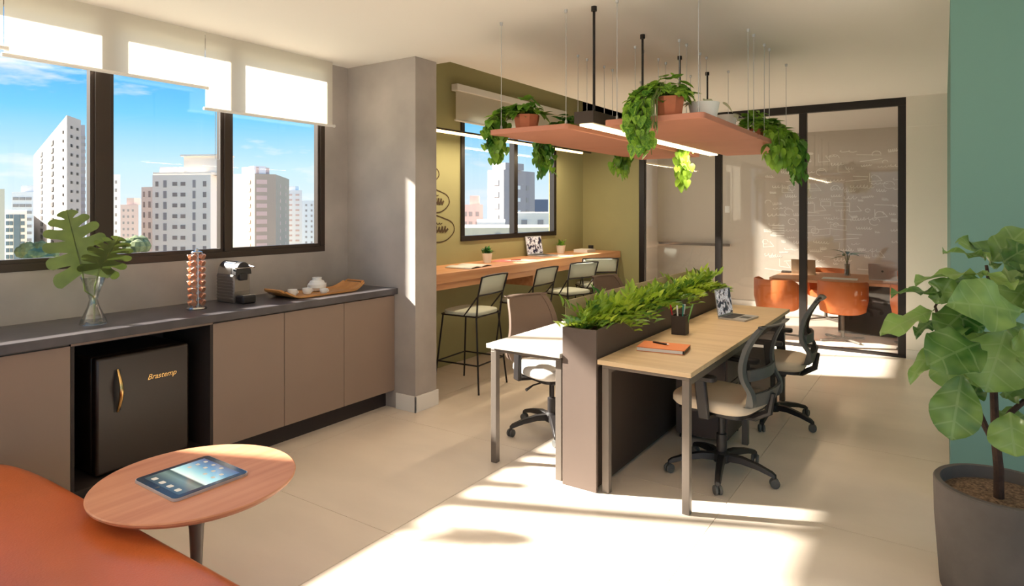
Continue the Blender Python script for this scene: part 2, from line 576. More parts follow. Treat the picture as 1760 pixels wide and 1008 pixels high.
# wall behind the viewpoint: opening for the added glazing
w = MB()
w.box(WX - WT, WX + .25, Y0 - .1, Y0, 0, CEIL)
w.box(XR - .25, XR + .1, Y0 - .1, Y0, 0, CEIL)
w.box(WX + .25, XR - .25, Y0 - .1, Y0, 2.62, CEIL)
ob('wall_rear', w, 'beige_paint', kind='structure', label='cream wall around the added glazing behind the viewpoint', smooth=False)

def window(name, label, axis, at, lo, hi, z0, z1, mull, fw, depth, fmat='bronze_frame', bottom=None, top=None, glass='pane', sash=0.0, fixed=0):
    """framed window in the plane axis=at; mull = list of (position, width)"""
    root = thing(name, label, None, kind='structure')
    def bx(a0, a1, c0, c1, d0, d1):
        return MB().box(d0, d1, a0, a1, c0, c1) if axis == 'X' else MB().box(a0, a1, d0, d1, c0, c1)
    d0, d1 = at, at + depth
    bt = bottom or fw; tp = top or fw
    ob('frame_rail', bx(lo, hi, z0, z0 + bt, d0, d1), fmat, root, bevel=.003)
    ob('frame_rail', bx(lo, hi, z1 - tp, z1, d0, d1), fmat, root, bevel=.003)
    ob('frame_post', bx(lo, lo + fw, z0 + bt, z1 - tp, d0, d1), fmat, root, bevel=.003)
    ob('frame_post', bx(hi - fw, hi, z0 + bt, z1 - tp, d0, d1), fmat, root, bevel=.003)
    edges = [lo + fw]
    for p, mw in mull:
        ob('mullion', bx(p - mw / 2, p + mw / 2, z0 + bt, z1 - tp, d0 + .005, d1 + .008), fmat, root, bevel=.003)
        edges += [p - mw / 2, p + mw / 2]
    edges.append(hi - fw)
    mid = (d0 + d1) / 2
    for i in range(0, len(edges), 2):
        ob('pane', bx(edges[i], edges[i + 1], z0 + bt, z1 - tp, mid - .003, mid + .003), glass, root, smooth=False)
        if sash:
            s = sash
            a0, a1 = edges[i], edges[i + 1]
            m_ = bx(a0, a1, z0 + bt, z0 + bt + s, d0 + .012, d1 - .008)
            m_.merge(bx(a0, a1, z1 - tp - s, z1 - tp, d0 + .012, d1 - .008))
            m_.merge(bx(a0, a0 + s, z0 + bt + s, z1 - tp - s, d0 + .012, d1 - .008))
            m_.merge(bx(a1 - s, a1, z0 + bt + s, z1 - tp - s, d0 + .012, d1 - .008))
            ob('sash_frame', m_, fmat, root)
    return root

window('window_1', 'long bronze-framed window above the counter', 'X', WX - .06, -.15, 3.46, wz0, wz1,
       [(.62, .05), (1.802, .085), (2.605, .05)], .045, .065, sash=.022)
window('window_2', 'two-pane dark-framed window in the olive wall', 'X', WX - .055, g0, g1, gz0, gz1, [(6.235, .075)], .06, .07, bottom=.055, fmat='black_metal')
window('window_3', 'black-framed glass partition of the meeting room', 'Y', YB, -3.34, -0.33, 0.0, CEIL, [(-2.305, .075), (-1.342, .08)], .075, .07, bottom=.03, top=.085, fmat='black_metal', glass='partition_glass')
window('window_4', 'meeting room window in the left wall, enlarged for daylight', 'X', WX - .06, m0, m1, .55, 2.62, [(9.0, .06)], .05, .06)  # inferred from the sun patch inside; enlarged to brighten the room
window('added_window_6', 'added full-height glazing beside the viewpoint, for daylight', 'X', WX - .06, -3.0, -1.3, 0.0, wz1, [(-2.15, .06)], .05, .06)  # unseen glazing added so bounced sun brightens the interior
window('added_window_7', 'added full-height glazing in the right side wall, for daylight', 'X', XR, Y0 + .3, 3.8, 0.0, 2.62, [(-1.0, .06), (.6, .06), (2.2, .06)], .06, .06)  # out of view, added to bring in more sky light
window('added_window_5', 'added tall glazing behind the viewpoint, for fill daylight', 'Y', Y0 - .07, WX + .25, XR - .25, 0.0, 2.62, [(-2.2, .06), (-.45, .06), (1.3, .06)], .06, .06)  # added behind the camera for soft light from that side

# city outside -----------------------------------------------------
ob('ground', MB().box(-900, 200, -500, 900, -46, -45), 'ground_city', kind='structure', label='distant city ground', smooth=False)

def building(label, foot, ytop, mt, wins=None, ref=0, extras=(), single=False, wmat='bld_window', name='apartment_building', base=-45):
    """foot: list of (px, distance); ytop: picture height of the roof at foot[ref]"""
    pts = [W(px, 360, d) for px, d in foot]
    top = W(foot[ref][0], ytop, foot[ref][1]).z
    o = thing(name, label, 'building', (pts[0].x, pts[0].y, base))
    loc = Vector(o.location)
    poly = [(p.x - loc.x, p.y - loc.y) for p in pts]
    area = sum(poly[i][0] * poly[(i + 1) % len(poly)][1] - poly[(i + 1) % len(poly)][0] * poly[i][1] for i in range(len(poly)))
    pl = poly if area > 0 else poly[::-1]
    ob('walls', MB().prism(pl, 0, top - base), mt, o, smooth=False)
    for (i, j, z0, z1, inset, em) in extras:    # roof boxes between two footprint positions
        a, b_ = Vector((*poly[i[0]], 0)), Vector((*poly[i[1]], 0))
        d = (b_ - a); n = Vector((-d.y, d.x, 0)).normalized()
        if n.dot(Vector((sum(p[0] for p in poly) / len(poly), sum(p[1] for p in poly) / len(poly), 0)) - a) < 0: n = -n
        p0 = a + d * j[0]; p1 = a + d * j[1]
        q = [p0 + n * inset, p1 + n * inset, p1 + n * (inset + 6), p0 + n * (inset + 6)]
        pp = [(v.x, v.y) for v in q]
        ar = sum(pp[k][0] * pp[(k + 1) % 4][1] - pp[(k + 1) % 4][0] * pp[k][1] for k in range(4))
        ob('roof_block', MB().prism(pp if ar > 0 else pp[::-1], top - base + z0, top - base + z1), em or mt, o, smooth=False)
    for (i0, i1, cols, ztop, pitch, nrow) in (wins or ()):
        a, b_ = Vector((*poly[i0], 0)), Vector((*poly[i1], 0))
        d = (b_ - a); L = d.length; d.normalize()
        n = Vector((d.y, -d.x, 0))
        cen = Vector((sum(p[0] for p in poly) / len(poly), sum(p[1] for p in poly) / len(poly), 0))
        if n.dot(a - cen) < 0: n = -n
        shared = {}
        joined = MB()
        for (u, wd, ht, *rest) in cols:
            wm = rest[0] if rest else wmat
            for k in range(nrow):
                p = a + d * (u * L) + Vector((0, 0, top - base - ztop - k * pitch))
                q = [p - d * wd / 2, p + d * wd / 2]
                mb = MB()
                vs = []
                for off in (-.25, .12):
                    for pt in (q[0], q[1]):
                        for dz in (-ht / 2, ht / 2):
                            vs.append(pt + n * off + Vector((0, 0, dz)))
                fs = [(4, 6, 7, 5), (0, 4, 5, 1), (2, 3, 7, 6), (1, 5, 7, 3), (0, 2, 6, 4)]
                if single:
                    key = (u, wd, ht, wm)
                    if key not in shared:
                        mb.add([v - p for v in vs], fs)
                        shared[key] = mesh_of(mb, 'window', wm, False)
                    ob('window', shared[key], None, o, loc=p)
                else:
                    joined.add(vs, fs)
        if not single:
            ob('window_rows', joined, wmat, o, smooth=False, kind='stuff')
    return o

# big cream block in the middle of the long window
building('broad cream apartment block with a stepped roof, seen past the middle of the long window',
         [(262, 170), (362, 168), (398, 190), (398, 230), (262, 230)], 301, 'bld_cream', single=True,
         wins=[(0, 1, [(.08, .8, 1.3), (.22, .9, 1.9, 'bld_window_soft'), (.39, 1.3, 1.0), (.53, 1.3, 1.0), (.72, .8, 2.0, 'bld_window_soft'), (.90, .9, 1.4)], 2.4, 2.85, 8),
               (1, 2, [(.35, 1.4, 1.5), (.8, 1.2, 1.5)], 2.4, 2.85, 8)],
         extras=[((0, 1), (.46, 1.1), 0, 5.0, 2, None), ((0, 1), (.42, 1.14), 5.0, 5.5, 1.4, None), ((0, 1), (.06, .4), 0, 2.2, 1.5, 'bld_grey'), ((0, 1), (0.0, 1.0), 0, .7, .2, None)])
building('lower cream wing left of the broad cream block',
         [(243, 178), (262, 175), (262, 215), (243, 215)], 322, 'bld_cream', single=True,
         wins=[(0, 1, [(.25, .8, 1.5), (.75, .9, 1.7)], 2.0, 2.85, 7)])
# tall slab tower
building('tall pale grey slab tower with two columns of small dark windows, behind the left pane',
         [(115, 70), (139, 74), (92, 128), (58, 122)], 198, 'bld_tower', single=False,
         wins=[(0, 3, [(.30, 3.6, .55), (.64, 4.4, .6), (.06, .8, .3)], 1.5, 1.02, 24), (0, 1, [(.3, .4, .3), (.72, .4, .3)], 1.2, 1.02, 24)], wmat='bld_dark')
building('pale tower partly hidden behind the tall slab tower', [(104, 150), (146, 150), (146, 190), (104, 190)], 215, 'bld_mauve',
         wins=[(0, 1, [(.86, .7, .8), (.95, .5, .8)], 3, 1.6, 26)], wmat='bld_window_soft')
building('grey tower block with stepped top behind the glass-fronted block', [(20, 140), (57, 140), (57, 180), (20, 180)], 330, 'bld_grey',
         wins=[(0, 1, [(.2, 1.2, .6), (.5, 1.2, .6), (.8, 1.2, .6)], 1.5, 1.5, 10)], wmat='bld_window_soft', extras=[((0, 1), (.35, .95), 0, 1.4, .5, None)])
building('low block with a blue glass strip at the far left of the window', [(10, 95), (46, 95), (46, 130), (10, 130)], 362, 'bld_white',
         wins=[(0, 1, [(.1, .45, .6), (.28, .4, .6), (.82, .5, .6)], .9, 1.0, 9), (0, 1, [(.55, .95, 7.6)], 4.4, 9, 1)], wmat='bld_glass')
building('beige building cut off by the left edge of the view', [(-60, 60), (8, 60), (8, 90), (-60, 90)], 325, 'bld_beige')
building('slim pale tower just right of the thick mullion', [(188, 250), (207, 250), (207, 290), (188, 290)], 300, 'bld_grey',
         wins=[(0, 1, [(.25, .7, 1.2), (.6, .7, 1.2)], 3, 3.2, 14)], wmat='bld_window_soft')
building('short pinkish tower beside the slim pale tower', [(206, 330), (238, 330), (238, 370), (206, 370)], 352, 'bld_pink',
         wins=[(0, 1, [(.2, .9, 1.2), (.45, .9, 1.2), (.7, .9, 1.2)], 3, 3.2, 8)], wmat='bld_window_soft', extras=[((0, 1), (.3, .7), 0, 3.5, 1, None)])
building('stepped pink and white apartment tower behind the right pane', [(401, 245), (438, 240), (474, 245), (497, 285), (497, 315), (401, 315)], 300, 'bld_tan',
         wins=[(1, 2, [(.2, 2.0, 1.6, ), (.45, 2.0, 1.6)], 3, 3.0, 11), (0, 1, [(.75, .9, 1.3)], 3, 3.0, 11), (2, 3, [(.3, 1.6, 1.4), (.7, 1.6, 1.4)], 4, 3.0, 11)],
         wmat='bld_pink', extras=[((0, 1), (.3, 1.0), 0, 2.6, 1, 'bld_pink'), ((1, 2), (.0, .55), 0, 3.0, .8, 'bld_grey')])
building('pale striped tower with orange balcony bands near the right jamb', [(488, 340), (519, 340), (519, 380), (488, 380)], 327, 'bld_white',
         wins=[(0, 1, [(.35, 2.0, .9), (.75, 2.0, .9)], 2.5, 2.7, 11)], wmat='bld_pink', extras=[((0, 1), (.1, .6), 0, 2.2, 1, None)])
building('hazy grey tower at the right jamb of the long window', [(517, 420), (548, 420), (548, 460), (517, 460)], 345, 'bld_grey',
         wins=[(0, 1, [(.3, 1.2, 1.4), (.6, 1.2, 1.4)], 3, 3.5, 8)], wmat='bld_window_soft')
# seen through the olive wall's window
building('mauve grey tower with white balconies seen behind the centre mullion of the small window', [(838, 150), (866, 146), (919, 158), (919, 190), (838, 190)], 293, 'bld_mauve', single=True,
         wins=[(0, 1, [(.55, 1.6, 1.3, 'bld_window_soft')], 3, 2.7, 9), (1, 2, [(.42, 2.4, .9, 'bld_white'), (.75, 1.2, 1.2, 'bld_window_soft')], 4, 2.9, 7)], extras=[((0, 1), (.1, .9), 0, 1.6, 1, None)])
building('low pinkish tower at the left pane of the small window', [(792, 170), (830, 170), (830, 200), (792, 200)], 352, 'bld_pink',
         wins=[(0, 1, [(.2, .9, 1.2), (.45, .9, 1.2), (.75, .9, 1.2)], 2.5, 2.6, 8)], wmat='bld_window_soft', extras=[((0, 1), (.4, .8), 0, 2.4, 1, None)])
building('slate blue office block at the right pane of the small window', [(916, 200), (942, 200), (942, 230), (916, 230)], 343, 'bld_slate')
building('low white rooftop block below the mauve tower', [(820, 75), (868, 75), (868, 95), (820, 95)], 382, 'bld_white',
         wins=[(0, 1, [(.3, .9, 1.3), (.7, .5, .7)], 1.2, 2.4, 2)], wmat='bld_window_soft')
building('wide beige low-rise along the bottom of the small window', [(778, 60), (960, 62), (960, 72), (778, 72)], 392, 'bld_beige',
         wins=[(0, 1, [(.42, .5, .5), (.62, .4, .5), (.8, .5, .5)], .8, 1.6, 2)], wmat='bld_window')
building('pale box-shaped rooftop behind the wide beige low-rise', [(880, 90), (950, 90), (950, 110), (880, 110)], 366, 'bld_cream',
         wins=[(0, 1, [(.3, .8, .8), (.7, .8, .8)], 1.4, 2.4, 3)], wmat='bld_window_soft')
def far_tree(px, py, dep, s, label):
    p = W(px, py, dep)
    o = thing('tree', label, 'tree', (p.x, p.y, -45))
    m = MB()
    rr = random.Random(int(px))
    for k in range(9):
        c_ = Vector((rr.uniform(-s, s), rr.uniform(-s, s), p.z + 45 + rr.uniform(-.6 * s, .3 * s)))
        rad = s * rr.uniform(.5, .8)
        prof = [(0.02, -rad), (rad * .7, -rad * .7), (rad, 0), (rad * .75, rad * .6), (0.02, rad)]
        m.lathe(prof, 8, c_)
    ob('crown', m, 'tree_far', o)
    ob('trunk', MB().tube([(0, 0, 0), (0, 0, p.z + 45)], .3, 6), 'bark', o)
far_tree(234, 420, 130, 1.9, 'dark green tree beside the broad cream block')
far_tree(72, 440, 60, .9, 'green tree at the foot of the slab tower')
far_tree(50, 425, 66, .9, 'green tree in front of the low glass-strip block')

# ------------------------------------------------------------------ blinds
def blind(label, y0, y1, zb, x, zt, group, fab='blind_fabric'):
    o = thing('roller_blind', label, 'blind', (x, (y0 + y1) / 2, zb), group=group)
    h = (y1 - y0) / 2
    ob('fabric', MB().box(-.001, .001, -h, h, 0.01, zt - zb), fab, o, smooth=False)
    ob('bottom_bar', MB().tube([(0, -h - .012, 0), (0, h + .012, 0)], .011, 8), 'white_paint', o)
    ob('bar_cap', MB().lathe([(.013, -.006), (.013, .006)], 10).xf(Matrix.Translation((0, h + .016, 0)) @ Matrix.Rotation(R(90), 4, 'X')), 'white_paint', o)
    return o
blind('cream roller blind added left of the view to shade table and bench', -.13, .85, 1.31, -4.10, CEIL - .002, 'roller blinds of the long window')  # unseen blind, lowered to keep sun off the side table and bench
blind('cream roller blind over the far-left pane, cut off by the picture edge', .865, 1.294, 2.43, -4.10, CEIL - .002, 'roller blinds of the long window')
blind('cream roller blind over the thick mullion, the middle one', 1.298, 2.402, 2.395, -4.10, CEIL - .002, 'roller blinds of the long window')
blind('cream roller blind hanging lowest, beside the column', 2.406, 3.48, 2.255, -4.10, CEIL - .002, 'roller blinds of the long window')
ob('blind_chain', MB().tube([(-4.09, 2.47, 2.24), (-4.09, 2.47, 1.92), (-4.09, 2.50, 1.92), (-4.09, 2.50, 2.24)], .002, 5), 'silver', label='thin beaded chain hanging from the lowest blind', cat='chain')
b2 = blind('short cream roller blind above the small window', 5.06, 7.3, 2.485, -4.10, 2.80, None)
ob('cassette', MB().box(-.05, .03, -1.13, 1.13, .30, .37), 'white_paint', b2, bevel=.004)

blind('sheer white roller blind added to soften the sun in the meeting room', m0 - .04, m1 + .04, .60, -4.10, CEIL - .002, None, 'sheer_fabric')  # added to weaken the sun patch on the far wall

# ------------------------------------------------------------------ counter with cabinets
CF = -3.62      # door fronts
def cabinet(label, y0, y1, door=True):
    o = thing('base_cabinet', label, 'cabinet', (CF, (y0 + y1) / 2, 0), group='taupe counter cabinets')
    h = (y1 - y0) / 2
    ob('body', MB().box(WX - CF + .001, -.02, -h + .0005, h - .0005, .14, .908), 'cabinet', o, smooth=False)
    ob('plinth', MB().box(WX - CF + .001, -.10, -h + .0005, h - .0005, 0, .14), 'cabinet_dark', o, smooth=False)
    ob('door', MB().box(-.019, 0, -h + .002, h - .002, .142, .895), 'cabinet', o, smooth=False, bevel=.0015)
    return o
cabinet('taupe base cabinet left of the fridge niche, behind the leather seat', .70, 1.42)
cabinet('taupe base cabinet at the near end of the counter', -.1, .70)
cabinet('taupe base cabinet just right of the fridge niche', 2.17, 2.672)
cabinet('taupe base cabinet second from the column', 2.672, 3.18)
cabinet('taupe base cabinet against the column', 3.18, 3.699)
n = MB()
n.box(WX + .001, CF, 1.42, 1.436, .14, .908); n.box(WX + .001, CF, 2.154, 2.17, .14, .908)
n.box(WX + .001, CF, 1.436, 2.154, .89, .908); n.box(WX + .001, CF, 1.436, 2.154, .14, .158)
n.box(WX + .001, WX + .015, 1.436, 2.154, .158, .89)
nr = thing('appliance_niche', 'open dark cabinet niche that holds the black fridge', 'cabinet', (CF, 1.795, 0))
ob('carcass', n.xf(Matrix.Translation((-CF, -1.795, 0))), 'cabinet_dark', nr, smooth=False)
ob('plinth', MB().box(WX - CF + .001, -.10, -.375, .375, 0, .14), 'cabinet_dark', nr, smooth=False)
ob('edge_strip', MB().box(-.0, .001, -.375, .375, .892, .907), 'cabinet', nr, smooth=False)
ob('countertop', MB().box(WX + .001, -3.585, -.1, 3.699, .909, .955), 'stone', smooth=False, bevel=.003, label='long black stone worktop over the taupe cabinets', cat='countertop')
# fridge
fr = thing('mini_fridge', 'black retro mini fridge with gold script lettering and a gold handle in the niche', 'fridge', (-3.70, 1.81, .158))
ob('body', MB().box(-.42, -.045, -.25, .25, .012, .635), 'fridge', fr, bevel=.012, seg=3)
ob('door', MB().box(-.042, .02, -.25, .25, .015, .635), 'fridge', fr, bevel=.014, seg=3)
for sy in (-.2, .2):
    for sxx in (-.38, -.07):
        ob('foot', MB().lathe([(.015, 0), (.015, .014)], 10, (sxx, sy, 0)), 'plastic_black', fr)
hd = []
for k in range(13):
    t = k / 12
    hd.append((.022 + .045 * math.sin(PI * t), -.145, .335 + .225 * t))
ob('handle', MB().tube(hd, [.006 + .005 * math.sin(PI * i / 12) for i in range(13)], 10), 'gold', fr, label='gold bow handle')
ob('handle_plate', MB().box(.0195, .0225, -.163, -.127, .335, .56), 'plastic_black', fr, bevel=.001)
def text_mesh(body, size, material, shear=.0, extrude=.001):
    cu = bpy.data.curves.new('lettering', 'FONT')
    cu.body = body; cu.size = size; cu.shear = shear; cu.extrude = extrude; cu.align_x = 'CENTER'
    tmp = bpy.data.objects.new('lettering', cu)
    COL.objects.link(tmp)
    dg = bpy.context.evaluated_depsgraph_get()
    me = bpy.data.meshes.new_from_object(tmp.evaluated_get(dg))
    bpy.data.objects.remove(tmp)
    me.materials.clear(); me.materials.append(MATS[material])
    return me
ob('lettering', text_mesh('Brastemp', .042, 'gold', .35), None, fr, loc=(.0215, .09, .47), rot=(R(90), 0, R(90)), label='gold script lettering')

# ------------------------------------------------------------------ things on the counter
CT = .955
def monstera(L, Wd, lobes=6, seed=0):
    """split leaf in local xy, stem end at the origin, tip at +y; slits open between the lobes"""
    m = MB()
    def half(t):
        return Wd * (.80 + .9 * t - 1.1 * t * t) * max(0, 1 - t ** 3.2) ** .8 + .004
    def pt(s, t, u):
        x_ = half(t) * u
        y_ = t * L * .93 + x_ * (.50 - 1.05 * (1 - t) ** 2.2)
        return (s * x_, y_, .16 * x_ - .9 * x_ * x_ - .05 * L * t * t)
    NT, NU = 8, 6
    for s in (-1, 1):
        for k in range(lobes):
            rows = []
            for a in range(NT + 1):
                q = a / NT
                row = []
                for b_ in range(NU + 1):
                    um = 1 - .16 * abs(2 * q - 1) ** 3
                    u = um * b_ / NU
                    w_ = 0 if u < .34 else .125 * min(1, (u - .34) / .12) * (.7 + .5 * u)   # slit half width, in lobes
                    if k == 0 and q < .5: w_ = 0
                    qq = w_ + (1 - 2 * w_) * q if k else (1 - w_) * q
                    row.append(pt(s, (k + qq) / lobes, u))
                rows.append(row)
            base = len(m.v)
            for row in rows: m.v += row
            for a in range(NT):
                for b_ in range(NU):
                    p = base + a * (NU + 1) + b_
                    f = (p, p + 1, p + NU + 2, p + NU + 1)
                    m.f.append(f if s > 0 else f[::-1])
    m.tube([(0, -.01, -.002), (0, L * .5, -.004), (0, L * .9, -.003 - .04 * L)], [.004, .003, .001], 5)
    return m
def place_leaf(name, me, parent, base, tip, normal, scale=None, inv=None):
    """orient a leaf mesh (y along, z normal) between two world points"""
    base, tip, normal = Vector(base), Vector(tip), Vector(normal).normalized()
    y = (tip - base); L = y.length; y.normalize()
    x = y.cross(normal).normalized(); z = x.cross(y)
    M = Matrix((x, y, z)).transposed().to_4x4()
    M.translation = base
    o = bpy.data.objects.new(name, me)
    COL.objects.link(o)
    if parent:
        o.parent = parent
        M = Matrix.Translation(-Vector(parent.location)) @ M
    loc, rot, _ = M.decompose()
    o.location = loc
    o.rotation_euler = rot.to_euler()
    if scale: o.scale = scale
    return o
VS = Vector((-3.84, 1.615, CT))
vs_ = thing('glass_vase', 'clear hourglass vase on the counter with two monstera leaves', 'vase', VS)
ob('vessel', MB().lathe([(.062, .004), (.066, .0), (.066, .004), (.058, .03), (.030, .095), (.020, .135), (.030, .17), (.060, .255), (.062, .256), (.059, .253), (.026, .17), (.016, .135), (.026, .095), (.052, .034), (.02, .012)], 28, cap=False), 'vase_glass', vs_)
camv = (Vector((0, 0, 1.58)) - VS).normalized()
d_l = 3.45
m1_ = thing('monstera_leaf', 'larger split monstera leaf in the vase, leaning left', 'leaf', VS + Vector((0, 0, .012)))
pb = W(142, 470, d_l); pt = W(112, 352, d_l)
place_leaf('blade', mesh_of(monstera((pt - pb).length, .150, 6, 1), 'blade', 'monstera_leaf', ang=80), m1_, pb, pt, camv + Vector((.1, -.1, .15)))
ob('stalk', MB().tube([Vector((.01, .0, .0)), Vector((.004, .0, .135)), W(146, 500, d_l) - VS - Vector((0, 0, .012)), pb - VS - Vector((0, 0, .012))], .0045, 7), 'water_leafstem', m1_)
m2_ = thing('monstera_leaf', 'smaller split monstera leaf in the vase, leaning right', 'leaf', VS + Vector((0, 0, .012)))
pb = W(172, 462, d_l + .02); pt = W(212, 398, d_l - .02)
place_leaf('blade', mesh_of(monstera(.23, .115, 6, 2), 'blade', 'monstera_leaf', ang=80), m2_, pb, pt, camv + Vector((.0, .4, .25)))
ob('stalk', MB().tube([Vector((-.01, .01, .0)), Vector((.0, .006, .135)), W(163, 492, d_l) - VS - Vector((0, 0, .012)), pb - VS - Vector((0, 0, .012))], .004, 7), 'water_leafstem', m2_)

ct_ = thing('capsule_tower', 'rose-gold coffee capsule tower between the vase and the coffee machine', 'capsule holder', (-3.88, 2.22, CT))
ob('base', MB().lathe([(.058, 0), (.060, .006), (.052, .014), (.012, .018)], 24), 'chrome', ct_)
ob('pole', MB().tube([(0, 0, .01), (0, 0, .365)], .006, 8), 'chrome', ct_)
ob('top_cap', MB().lathe([(.03, .350), (.034, .354), (.03, .36), (.012, .366), (.008, .378), (.001, .38)], 16), 'chrome', ct_)
capm = mesh_of(MB().lathe([(.0175, -.014), (.0185, -.012), (.0175, -.010), (.013, .012), (.007, .016)], 12), 'capsule', 'rose_gold')
for k in range(8):
    for j in range(5):
        t = 2 * PI * (j + .3) / 5
        z = .042 + k * .041
        o = ob('capsule', capm, None, ct_, loc=(.036 * math.cos(t), .036 * math.sin(t), z))
        o.rotation_euler = (0, R(-70), t)
for j in range(5):
    t = 2 * PI * (j + .8) / 5
    ob('rail', MB().tube([(.03 * math.cos(t), .03 * math.sin(t), .01), (.03 * math.cos(t), .03 * math.sin(t), .355)], .002, 5), 'chrome', ct_)

cm = thing('coffee_machine', 'small black and grey capsule coffee machine with a ribbed side', 'coffee machine', (-3.97, 2.54, CT))
ob('body', MB().box(-.12, .075, -.06, .06, .0, .19), 'machine_grey', cm, bevel=.006)
for k in range(8):
    ob('side_rib', MB().box(-.115, .07, -.064, -.059, .022 + k * .021, .034 + k * .021), 'machine_grey', cm, bevel=.002)
ob('front_panel', MB().box(.075, .08, -.056, .056, .075, .165), 'machine_grey', cm, bevel=.002)
arch = [(-.06, 0)] + [(-.06 * math.cos(PI * k / 14), .085 * math.sin(PI * k / 14)) for k in range(1, 14)] + [(.06, 0)]
def arch_prism(x0, x1, sc=1.0, z0=.19):
    m = MB()
    k = len(arch)
    m.add([(x0, y * sc, z0 + z * sc) for y, z in arch] + [(x1, y * sc, z0 + z * sc) for y, z in arch],
          [tuple(range(k)), tuple(reversed(range(k, 2 * k)))] + [(i, k + i, k + (i + 1) % k, (i + 1) % k) for i in range(k)])
    return m
ob('top_hood', arch_prism(-.11, .045), 'chrome', cm, label='chrome rounded hood')
ob('front_hood', arch_prism(.045, .095, .97), 'plastic_black', cm)
ob('spout', MB().box(.06, .10, -.03, .03, .15, .20), 'plastic_black', cm, bevel=.006)
ob('lever', MB().tube([(.03, -.07, .245), (.11, -.07, .235), (.125, -.05, .235), (.125, .05, .235), (.11, .07, .235), (.03, .07, .245)], .005, 6), 'chrome', cm)
ob('drip_tray', MB().box(.075, .165, -.05, .05, .0, .055), 'plastic_black', cm, bevel=.012, seg=3)
ob('drip_grid', MB().box(.088, .155, -.042, .042, .055, .058), 'chrome', cm, bevel=.001)

tr = thing('serving_tray', 'long shallow wooden tray with raised ends on the counter', 'tray', (-3.86, 3.13, CT))
m = MB()
nn_ = 20
prof = []
for i in range(nn_ + 1):
    t = -1 + 2 * i / nn_
    prof.append((.36 * t, .004 + .045 * max(0, abs(t) - .70) ** 1.4 / .30 ** 1.4, .15 - .03 * max(0, abs(t) - .6) / .4))
for i, (y, z, hw) in enumerate(prof):
    m.v += [(-hw, y, z + .012), (-hw + .012, y, z + .004), (hw - .012, y, z + .004), (hw, y, z + .012), (hw, y, z), (hw - .01, y, z - .004), (-hw + .01, y, z - .004), (-hw, y, z)]
for i in range(nn_):
    for j in range(8):
        a, b_ = i * 8 + j, i * 8 + (j + 1) % 8
        m.f.append((a, b_, b_ + 8, a + 8))
m.f.append(tuple(reversed(range(8)))); m.f.append(tuple(nn_ * 8 + j for j in range(8)))
ob('board', m, 'tray_wood', tr)
for s in (-1, 1):
    ob('handle', MB().tube([(-.09, s * .352, .05), (-.09, s * .375, .062), (.09, s * .375, .062), (.09, s * .352, .05)], .008, 8), 'tray_wood', tr)
def cup(label, x, y, r=.034, h=.046):
    o = thing('coffee_cup', label, 'cup', (x, y, CT + .008), group='white cups on the tray')
    ob('bowl', MB().lathe([(.018, 0), (r * .75, .004), (r, h * .55), (r, h), (r - .003, h), (r - .004, h * .5), (.012, .008)], 20, cap=False), 'white_ceramic', o)
    hp = [(0, r + .016 * math.sin(PI * k / 6), h * .25 + h * .5 * k / 6) for k in range(7)]
    ob('handle', MB().tube(hp, .004, 6), 'white_ceramic', o)
cup('leftmost small white cup on the tray', -3.84, 2.90)
cup('small white cup between the leftmost cup and the sugar bowl', -3.83, 3.02)
cup('small white cup in front of the sugar bowl', -3.77, 3.12, .03, .036)
sg = thing('sugar_bowl', 'round white lidded sugar bowl on the tray', 'bowl', (-3.92, 3.18, CT + .008))
ob('bowl', MB().lathe([(.03, 0), (.05, .006), (.068, .03), (.066, .055), (.052, .068)], 24), 'white_ceramic', sg)
ob('lid', MB().lathe([(.056, .067), (.05, .078), (.034, .084), (.034, .10), (.036, .104), (.001, .105)], 24), 'white_ceramic', sg)
for s in (-1, 1):
    ob('handle', MB().tube([(0, s * .063, .05), (0, s * .085, .052), (0, s * .083, .032), (0, s * .066, .03)], .005, 6), 'white_ceramic', sg)

# ------------------------------------------------------------------ lounge corner
TH = .55
ta = thing('side_table', 'round wooden side table with a tapered grey pedestal beside the leather seat', 'table', (-2.37, 1.355, 0))
ob('top', MB().lathe([(.340, TH - .026), (.358, TH - .012), (.360, TH - .004), (.356, TH), (.001, TH)], 72), 'table_wood', ta)
ob('pedestal', MB().lathe([(.17, 0), (.17, .008), (.05, .02), (.022, .06), (.018, .16), (.026, .36), (.040, .46), (.052, TH - .026)], 28), 'desk_frame', ta)
tb = thing('tablet', 'black tablet lying on the round side table, screen lit', 'tablet', (-2.382, 1.345, TH + .0005), rz=R(89))
ob('case', MB().prism(rrect(.292, .30, .022), 0, .010), 'silver', tb)
ob('glass_front', MB().prism(rrect(.286, .294, .020), .010, .0112), 'screen_dark', tb)
